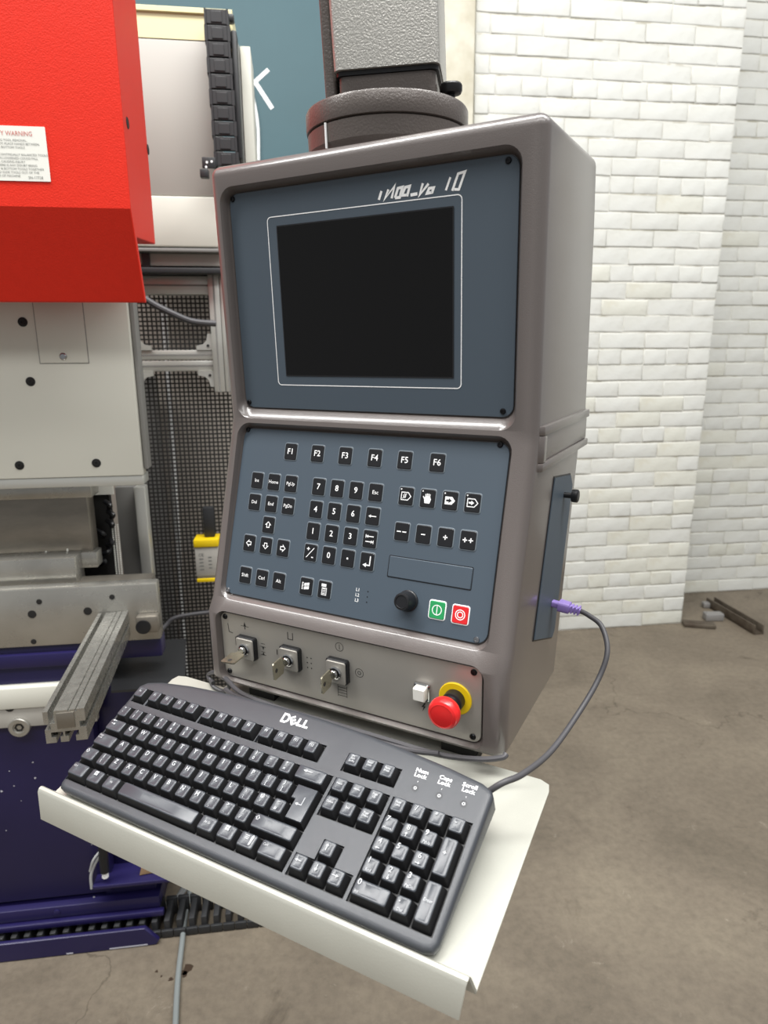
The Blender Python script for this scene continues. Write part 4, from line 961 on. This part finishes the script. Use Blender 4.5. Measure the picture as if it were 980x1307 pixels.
# ================================================================== GUARD with mesh
YG = 2.0
gd = thing('mesh_guard', 'aluminium frame with black mesh behind the red cover and console', 'guard', (A(230, 860, YG).x, YG, -EYE), MF)
def profile(x0, z0, x1, z1, y, dp=.03, name='profile'):
    b = MB(MF); w_, h_ = x1-x0, z1-z0; horiz = w_ > h_
    b.box((x0, y, z0), (x1, y+dp, z1), r=.0025)
    if horiz: b.box((x0, y-.0005, (z0+z1)/2-.0025), (x1, y+.001, (z0+z1)/2+.0025), 1)
    else: b.box(((x0+x1)/2-.0025, y-.0005, z0), ((x0+x1)/2+.0025, y+.001, z1), 1)
    b.build(name, ['alu', 'greydark'], gd)
G = lambda px, py, y=YG: A(px, py, y)
gx0, gx1 = G(168, 460).x, G(290, 460).x
zz1, zz2, zz3 = G(220, 447).z, G(220, 460).z, G(220, 474).z
profile(gx0-.02, zz2+.001, G(272, 450).x, zz1, YG); profile(gx0-.02, zz3, G(272, 450).x, zz2-.001, YG)
profile(gx0-.02, G(220, 376).z, G(272, 350).x, G(220, 352).z, YG)
profile(G(270, 430).x, G(285, 500).z, G(284, 430).x, G(285, 350).z, YG-.012); profile(G(284, 430).x+.001, G(285, 500).z, G(296, 430).x, G(285, 350).z, YG-.012)
profile(gx0-.05, -EYE, gx0-.018, G(170, 376).z, YG); profile(G(300, 500).x, -EYE, G(300, 500).x+.03, G(285, 350).z, YG)
def bracket(cx, cz, sx, sz):
    b = MB(MF); s_ = .045
    o = [(cx, cz), (cx+sx*s_, cz), (cx+sx*s_, cz+sz*.012), (cx+sx*.026, cz+sz*.016), (cx+sx*.016, cz+sz*.026), (cx+sx*.012, cz+sz*s_), (cx, cz+sz*s_)]
    b.rings([[(x, YG-.004, z) for x, z in o], [(x, YG+.004, z) for x, z in o]]); q = b.build('corner_bracket', 'alu', gd)
    b = MB(MF @ frame((cx+sx*.012, YG-.004, cz+sz*.012), (1, 0, 0), (0, 0, 1))); b.lathe([(.004, 0), (.004, .002), (.002, .002)], 10); sub(b.build('screw', 'dark', None), q)
lx, rx = G(172, 440).x, G(271, 440).x
for cz, sz in ((zz1, 1), (zz3, -1)):
    bracket(lx, cz, 1, sz); bracket(rx, cz, -1, sz)
b = MB(MF); pitch = .0125; wb = .0044
x = gx0-.02; X1_ = G(300, 500).x
zt0, zbm = G(220, 352).z, -EYE+.12
yy = YG+.034
while x < X1_: b.box((x, yy, zbm), (x+wb, yy+.003, zt0)); x += pitch
z = zbm
while z < zt0: b.box((gx0-.02, yy+.0004, z), (X1_, yy+.0034, z+wb)); z += pitch
tag(b.build('mesh_screen', 'mesh', gd), kind='stuff')
# things behind the mesh
M['behind'] = mat('pale_rear_panel', (168, 160, 150), .6)
bk = thing('rear_housing', 'light grey machine housing standing behind the mesh guard', 'machine housing', (-.2, 2.35, -EYE), MF)
b = MB(MF); b.box((-.75, 2.26, -EYE), (A(300, 500, 2.26).x, 2.4, A(220, 346, 2.26).z), r=.004); b.build('back_panel', 'behind', bk)
b = MB(MF); qa, qb = A(203, 380, 2.2), A(236, 860, 2.2); b.tube([(A(210, 400, 2.2).x, 2.2, A(205, 380, 2.2).z), (A(233, 850, 2.2).x, 2.2, -EYE)], .009, 10, smooth=False); tag(b.build('pale_rod', 'white', bk), label='pale upright rod')
b = MB(MF); b.box((A(150, 500, 2.15).x, 2.15, -EYE), (A(196, 500, 2.15).x, 2.22, A(200, 480, 2.15).z)); b.build('inner_panel', 'greydark', bk)

# upper cabinet behind the red cover
YC = 1.95
cb = thing('rear_cabinet', 'light grey cabinet with cream top behind the red cover', 'cabinet', (A(230, 340, YC).x, YC+.1, A(230, 314, YC).z), MF)
xc0, xc1 = A(150, 200, YC).x, A(277, 200, YC).x
b = MB(MF); b.box((xc0-.1, YC, A(230, 250, YC).z), (xc1, YC+.2, A(230, 51, YC).z), r=.003); b.build('grey_panel', 'greypaint', cb)
b = MB(MF); b.box((xc0-.1, YC-.004, A(230, 315, YC).z), (xc1-.01, YC+.2, A(230, 250, YC).z-.001), r=.005); b.build('lower_panel', 'rampaint', cb)
zt3, zb3 = A(230, 6, YC).z, A(230, 50, YC).z
b = MB(MF); sec = [(YC, zb3), (YC+.2, zb3), (YC+.2, zt3+.01), (YC+.01, zt3), (YC-.006, zt3-.008), (YC-.006, zt3-.018), (YC, zt3-.02)]
b.rings([[(x, y, z) for y, z in sec] for x in (xc0-.1, A(296, 20, YC).x)]); b.build('cream_top', 'cream', cb)
b = MB(MF); b.box((A(297, 100, YC+.05).x, YC+.05, A(310, 330, YC).z), (A(307, 100, YC+.05).x, YC+.2, A(310, 56, YC+.05).z), r=.002); b.build('corner_strip', 'greydark', cb)
b = MB(MF); b.box((A(308, 100, YC+.05).x, YC+.05, A(310, 330, YC).z), (A(321, 100, YC+.05).x, YC+.2, A(318, 59, YC+.05).z), r=.002); b.build('corner_strip', 'rampaint', cb)
# beams under it
for py0, py1, m, yy_ in ((316, 322, 'greydark', YC-.01), (323, 340, 'greypaint', YC+.02), (341, 349, 'chain', YC)):
    a_, c_ = A(180, py0, yy_), A(285, py1, yy_); b = MB(MF); b.box((a_.x-.1, yy_, c_.z), (c_.x, yy_+.1, a_.z), r=.002); b.build('cross_rail', m, cb)
b = MB(MF); b.box((A(180, 335, YC).x, YC+.01, A(180, 340, YC).z), (A(190, 335, YC).x, YC+.03, A(180, 322, YC).z)); b.build('rail_block', 'chain', cb)

# vertical energy chain
YE = 1.88
ec = thing('cable_chain', 'black vertical cable chain hanging beside the cream-topped cabinet', 'cable chain', (A(285, 205, YE).x, YE, A(285, 215, YE).z), MF)
pts = []
zt4, zb4 = A(282, 10, YE).z, A(290, 212, YE).z; xch = A(284, 110, YE).x - .006
nL = 10
for i in range(nL):
    zc0 = zt4 - (i+.5)*(zt4-zb4)/nL; hh = (zt4-zb4)/nL; wv = .024
    T = MF @ Matrix.Translation((xch+.0006*i, YE, zc0)); b = MB(T)
    for s_ in (-1, 1):
        b.rings([[(s_*wv, y, z) for y, z in ((0, -hh*.52), (.004, -hh*.62), (.03, -hh*.62), (.034, 0), (.03, hh*.45), (0, hh*.45))], [(s_*(wv+.007 if i % 2 else wv+.005), y, z) for y, z in ((0, -hh*.52), (.004, -hh*.62), (.03, -hh*.62), (.034, 0), (.03, hh*.45), (0, hh*.45))]])
    b.box((-wv, .001, -hh*.47), (wv, .006, hh*.43), r=.001); b.box((-wv*.55, -.001, -hh*.38), (wv*.55, .002, hh*.30), r=.001); b.box((-wv, .026, -hh*.3), (wv, .032, hh*.3))
    b.build('chain_link', 'chain', ec, smooth=12)
b = MB(MF)     # the returning run of the loop at its back
b.box((xch+.032, YE+.01, zb4+.02), (xch+.046, YE+.06, zt4-.04), r=.005); b.box((xch-.02, YE+.035, zt4-.012), (xch+.04, YE+.06, zt4+.006), r=.005); b.build('return_run', 'chain', ec)
q = A(275, 215, YE-.02); b = MB(MF); b.box((A(258, 203, YE).x, YE-.01, A(270, 216, YE).z), (A(275, 203, YE).x, YE-.004, A(270, 202, YE).z), r=.001); b.box((A(256, 219, YE).x, YE-.02, A(270, 229, YE).z), (A(267, 219, YE).x, YE, A(270, 218, YE).z), r=.002); b.build('end_bracket', 'chain', ec)
b = MB(MF)
for px, py in ((264, 207), (270, 206), (263, 213)): q = A(px, py, YE-.011); b.lathe([(.003, 0), (.003, .0008)], 10, T=frame((q.x, YE-.0101, q.z), (1, 0, 0), (0, 0, 1)))
b.build('bracket_screws', 'white', ec)

# hose crossing behind the upper mesh opening
b = MB(MF); b.tube([A(172, 372, 1.93), A(196, 388, 1.93), A(220, 400, 1.93), A(245, 410, 1.94), A(275, 413, 1.96)], .0085, 10)
tag(b.build('black_hose', 'cable'), 'black hose running across the upper mesh below the cabinet', 'hose')
b = MB(MF); b.tube([A(200, 812, 1.9), A(212, 798, 1.93), A(225, 788, 1.94), A(262, 782, 1.95), A(300, 780, 1.95)], .0065, 8)
tag(b.build('dark_cable', 'cable'), 'dark cable crossing the lower mesh near the bed end', 'cable')

# yellow sensor box on the guard
YS = 1.93
sn = thing('light_barrier_box', 'yellow and grey sensor box on the mesh beside the console', 'sensor', (A(262, 742, YS).x, YS, A(262, 742, YS).z), MF)
a_, c_ = A(248, 699, YS), A(282, 735, YS)
b = MB(MF); b.box((a_.x, YS, c_.z), (c_.x, YS+.06, a_.z), r=.003); b.build('body', 'greypaint', sn)
b = MB(MF); b.box((a_.x-.002, YS-.004, a_.z), (c_.x, YS+.064, A(250, 689, YS).z), r=.004); b.build('top_cap', 'yellow', sn)
b = MB(MF); b.box((a_.x+.001, YS-.004, A(250, 743, YS).z), (c_.x, YS+.064, A(250, 739, YS).z), r=.001); b.build('bottom_cap', 'yellow', sn)
b = MB(MF); b.box((a_.x+.002, YS+.002, A(250, 739, YS).z), (c_.x, YS+.05, c_.z), r=.001); b.build('lower_body', 'greydark', sn)
b = MB(MF @ frame(((a_.x+c_.x)/2-.01, YS-.0006, (a_.z+c_.z)/2), (1, 0, 0), (0, 0, 1))); b.text('CE', -.008, .022, .013, 0); 
for k in range(4): b.stroke([(-.014, .010-k*.011), (-.002, .010-k*.011)], .003, 0); b.stroke([(.012, .014-k*.011), (.022, .014-k*.011)], .003, 0)
b.build('printing', 'labelink', sn)
b = MB(MF); b.box((A(256, 640, YS).x, YS+.02, A(250, 689, YS).z), (A(270, 640, YS).x, YS+.045, A(256, 650, YS).z), r=.004); b.build('mounting_post', 'chain', sn)

# floor cable chain running out to the right
fc = thing('floor_cable_chain', 'black ribbed cable chain lying on the floor along the violet base', 'cable chain', (-.35, 1.42, -EYE), MF)
y0c = YFT+.022
p0_, p1_ = Vector((-.95, y0c+.030, 0)), Vector((A(345, 1180, YFT+.05).x+.35, y0c+.030, 0)); Lc = p1_.x-p0_.x; nC = int(Lc/.030)
for i in range(nC):
    x = p0_.x + i*.030; b = MB(MF)
    b.box((x+.007, y0c+.001, zfl+.002), (x+.021, y0c+.07, zfl+.046), r=.002)
    b.box((x+.001, y0c+.066, zfl+.002), (x+.028, y0c+.076, zfl+.052), r=.002)
    b.box((x+.0005, y0c-.006, zfl+.002), (x+.029, y0c+.002, zfl+.022), r=.0015)
    b.build('chain_link', 'chain', fc)

# grey cable on the floor
pts = [atz(246, 1112, -1.39), atz(240, 1150, -1.411), atz(235, 1180, -1.413), atz(232, 1206, -1.412), atz(227, 1250, -1.412), atz(224, 1307, -1.412), atz(220, 1420, -1.412), atz(230, 1700, -1.412)]
b = MB(MF); b.tube(pts, .0065, 10); tag(b.build('grey_cable', 'hose'), 'grey cable lying on the concrete floor under the shelf', 'cable')
b = MB(MF)
for k in range(3): b.tube([A(207+k*4, 1155, 1.50), A(222+k*3, 1150-k*4, 1.50), A(236, 1136-k*4, 1.50), A(244+k, 1122, 1.50), A(250, 1100, 1.52)], .005, 8)
b.build('loose', 'whitecable'); lo_ = bpy.data.objects['loose']; lo_.name = 'conduit_bundle'; tag(lo_, 'bundle of pale cables curling behind the violet base end', 'cable bundle')
q = A(200, 1118, YBD+.03); cz_ = A(118, 1135, YBD-.03).z+.0085
cbx = MB(MF); cbx.rings([[(q.x-.03, YBD-.01, cz_), (q.x+.05, YBD+.0, cz_), (q.x+.05, YBD+.10, cz_), (q.x-.02, YBD+.10, cz_)], [(q.x-.025, YBD-.008, cz_+.018), (q.x+.05, YBD+.0, cz_+.028), (q.x+.05, YBD+.10, cz_+.03), (q.x-.02, YBD+.10, cz_+.02)]])
tag(cbx.build('cardboard_scrap', 'card'), 'brown cardboard scrap on the violet bracket under the shelf', 'cardboard')

# give each root a rotation that Blender can show
bpy.context.view_layer.update()
